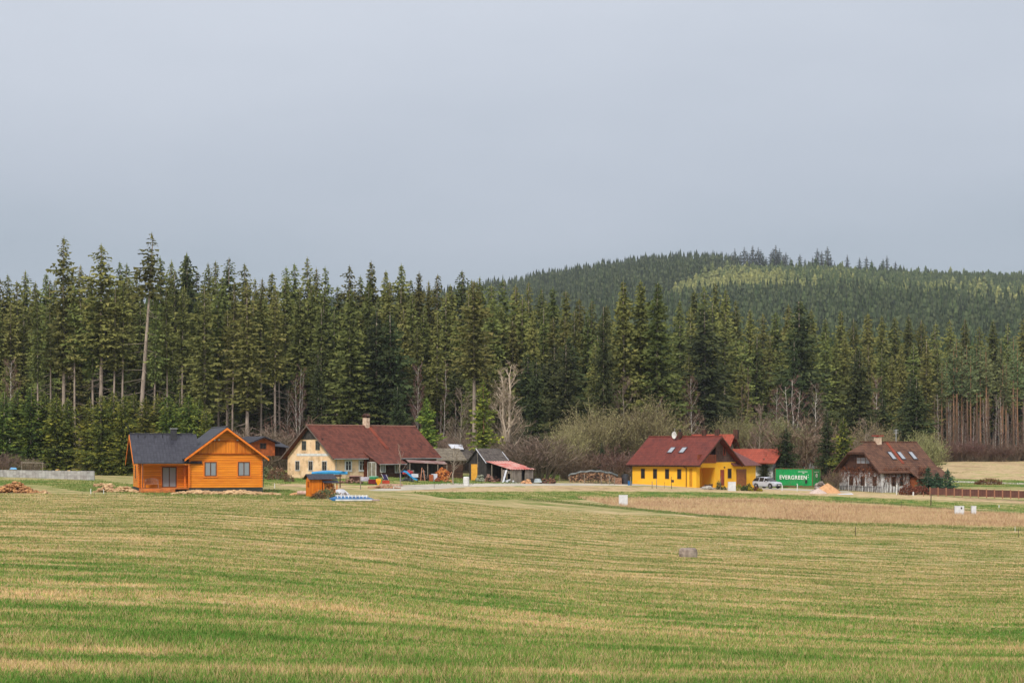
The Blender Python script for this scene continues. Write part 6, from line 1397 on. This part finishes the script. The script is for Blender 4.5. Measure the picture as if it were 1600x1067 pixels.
verge(bh, [(x0-.03, -.58, ze-.06), (x0-.03, Wd/2-yc, zc-.05), (x0-.03, Wd/2+yc, zc-.05), (x0-.03, Wd+.58, ze-.06)], .2, 0, (-.04, 0, 0), M_DBR)
c = MB().box(2.55, 4.1, 6.2, 3.3, 4.85, 7.3).build('chimney', M_BRICK, bh); m = MB(); m.box(2.35, 3.9, 7.45, 3.5, 5.05, 7.55); m.box(2.55, 4.1, 7.3, 2.65, 4.2, 7.45); m.box(3.2, 4.75, 7.3, 3.3, 4.85, 7.45); m.build('chimney_cap', M_RED, c)
def bs(y): return ze+(hr-ze)*(y+.55)/(Wd/2+.55)
for x in (3.5, 5.1, 7.1):
    y0, y1 = 1.5, 2.8; f = MB().slab([(x-.36, y0, bs(y0)+.12), (x+.36, y0, bs(y0)+.12), (x+.36, y1, bs(y1)+.12), (x-.36, y1, bs(y1)+.12)], .14).build('skylight', M_DKM, bh)
    MB().slab([(x-.27, y0+.1, bs(y0+.1)+.14), (x+.27, y0+.1, bs(y0+.1)+.14), (x+.27, y1-.1, bs(y1-.1)+.14), (x-.27, y1-.1, bs(y1-.1)+.14)], .02).build('pane', M_SKYL, f)
m = MB(); m.slab([(4.2, .9, bs(.9)+.06), (4.65, .9, bs(.9)+.06), (4.65, 4.5, bs(4.5)+.06), (4.2, 4.5, bs(4.5)+.06)], .05); m.build('new_tile_strip', M_REDN, bh)
m = MB(); m.tube((6.1, 4.5, 6.5), (6.1, 4.5, 8.4), .03); [m.tube((5.7, 4.5, z), (6.5, 4.5, z), .015) for z in (7.9, 8.1, 8.3)]; m.build('aerial', M_TARPW, bh)
MB().tube((-.0, Wd/2, hr+.03), (x1, Wd/2, hr+.03), .1).build('ridge_tiles', M_BRT, bh)
# climbing vine on the walls
vn = thing('climbing_vine', 'leafless reddish brown vine covering the white walls', 'vine', bo_, RBr); r = random.Random(12); tw_ = []; sm_ = MB()
def vinewall(fm, a0, a1, nst):
    for s in range(nst):
        a = a0+(a1-a0)*(s+r.random())/nst; z = 0; pts = [fm(a, .06, -.3)]
        while z < he-.1:
            z += r.uniform(.3, .6); a += r.uniform(-.18, .18); a = min(max(a, a0), a1); pts.append(fm(a, .06+r.uniform(0, .06), min(z, he)))
            if z > 1.0:
                for q_ in range(r.randint(4, 9) if z > 2.0 else r.randint(1, 6)):
                    c_ = Vector(fm(a+r.uniform(-.3, .3), .05+r.random()*.15, z+r.uniform(-.3, .3))); e_ = Vector(fm(a+r.uniform(-.6, .6), .08+r.random()*.3, z+r.uniform(-.5, .5))); tw_.append((c_, e_, .06))
        sm_.path(pts, .035, .015, 4)
    for q_ in range(int((a1-a0)*34)):
        a = r.uniform(a0, a1); z = he+r.uniform(-.6, .35); c_ = Vector(fm(a, .1, z)); tw_.append((c_, Vector(fm(a+r.uniform(-.35, .35), .1+r.random()*.35, z+r.uniform(-.5, .35))), .08))
vinewall(leftw(), .1, Wd-.1, 30); vinewall(front(), .1, 4.7, 18); vinewall(front(-1.3), 5.0, 6.9, 14)
link('twigs', ribbons(tw_, F_RB), vn); sm_.build('stems', cmat('vine_stem', S(96, 76, 68), S(64, 50, 46), 4), vn)
fnc = thing('garden_railing', 'thin dark railing along the foot of the vine covered wall', 'railing', bo_, RBr); m = MB()
for k in range(24): m.box(-.9, -1+k*.42, -.5, -.85, -.95+k*.42, .75)
m.build('pickets', M_DKM, fnc); MB().box(-.92, -1, .55, -.86, 9.0, .6).build('rail', M_DKM, fnc)
def bhp(x, y): v = bo_+Matrix.Rotation(RBr, 3, 'Z') @ Vector((x, y, 0)); return v
leafball('reddish_shrub', 1418, 222, 2.4, 1.5, 'dark red leafless shrub before the brown porch', F_RB, 420, .12, 1.4); leafball('reddish_shrub', 1437, 223, 3.0, 1.3, 'dark reddish shrub left of the brown fence', F_RB, 420, .12, 1.6)
leafball('reddish_shrub', 1545, 262, 4.6, 1.0, 'low reddish bush by the rear road', F_RB, 500, .12, 2.0)
# dwarf conifers
DW = con_meshes('dwarf', foliage_mat('blue_green_needles', (.010, .03, .018, 1), (.04, .085, .05, 1), (.12, .18, .10, 1), .15), M_BARK, 4, .08, 0, Rd=1.5, zb=.1, ragged=.4, nb=(7, 9), step=.2, spray=.2, up=.3, taper_low=.8)
for px, top, lab in ((1450, 730, 'blue green dwarf conifer touching the brown roof corner'), (1464, 738, 'low blue green dwarf conifer in the middle of three'), (1481, 733, 'blue green dwarf conifer nearest the meadow')):
    plant_tree(DW, px, 226, top, lab, None, 'dwarf_conifer', 1.5, rng=RT)
leafball('garden_shrub', 1492, 227, 1.0, 1.2, 'small yellowish shrub right of the dwarf conifers', F_YG, 120, .1, .8)
leafball('hillside_shrub', 420, 222, 4.0, 1.6, 'dark green brown shrub below the small dark roofed cabin', F_GG, 420, .16, 2.5)
leafball('hillside_shrub', 434, 219, 3.0, 1.7, 'brown shrub at the left foot of the farmhouse gable', F_BR, 300, .14, 2.0)
leafball('hillside_shrub', 452, 214, 1.4, .9, 'small brown shrub at the farmhouse gable corner', F_BR, 140, .1, 1.0)
plant_bare(bare_tree('apple', 5, .13, 2.6, M_GREY, M_TWG, .32, 16, .55, .03, 6, 5), 708, 214, 700, 'leafless fruit tree with crooked grey branches before the barn', 'fruit_tree', 'tree')
plant_bare(bare_tree('younga', 4, .05, 1.0, M_GREY, M_TWG, .3, 9, 1.2, .02, 4, 3), 625, 207, 690, 'thin leafless young tree before the annex', 'sapling', 'tree')
# brown fence with pale posts
fe = thing('board_fence', 'dark red brown board fence with pale posts at the right edge', 'fence', Vector((0, 0, 0))); fpx = [1453+i*12.6 for i in range(16)]
prev = None
for i, px in enumerate(fpx):
    Y = 221-i*.42; x = (px-800)/F0*Y; ztp = ztop(761+i*.42, Y); zg = ztop(773.5+i*.42, Y)
    MB().box(-.06, -.06, 0, .06, .06, ztp-zg+.12).build('post', M_BRPOST, fe, Vector((x, Y-.06, zg-.1)))
    if prev:
        x0_, y0_, z0_, g0_ = prev; a = math.atan2(Y-y0_, x-x0_); ln = math.hypot(x-x0_, Y-y0_); hh_ = z0_-g0_-.04
        MB().box(.03, -.02, .08, ln-.03, .02, hh_).build('panel', M_FENCE, fe, Vector((x0_, y0_, g0_-.05)), a)
    prev = (x, Y, ztp, zg)
# thin stakes of an old wire fence in front of the cabin
for i, px in enumerate([128, 148, 165, 182, 204, 241, 259]):
    reg(tag(MB().tube((0, 0, -.1), (RJ.uniform(-.05, .05), 0, .38), .02, .015, 5).build('stake', M_POSTD, None, at(px, 160)), 'x', 'stake'), px, 'thin dark stake in the grass before the orange cabin', 'thin stakes before the orange cabin', False)
finish_labels()

# ================================================================== air
HAZE = 0.00009
m = MB(); m.box(-2600, -40, -12, 2600, 4300, 330); hz = m.build('haze', None); hz['kind'] = 'stuff'
hm = bpy.data.materials.new('haze'); hm.use_nodes = True; t = hm.node_tree; t.nodes.clear()
pv = N(t, 'ShaderNodeVolumePrincipled'); pv.inputs['Density'].default_value = HAZE; pv.inputs['Color'].default_value = (.86, .92, 1, 1); pv.inputs['Anisotropy'].default_value = .3
om = N(t, 'ShaderNodeOutputMaterial'); t.links.new(pv.outputs[0], om.inputs['Volume']); hz.data.materials.append(hm)
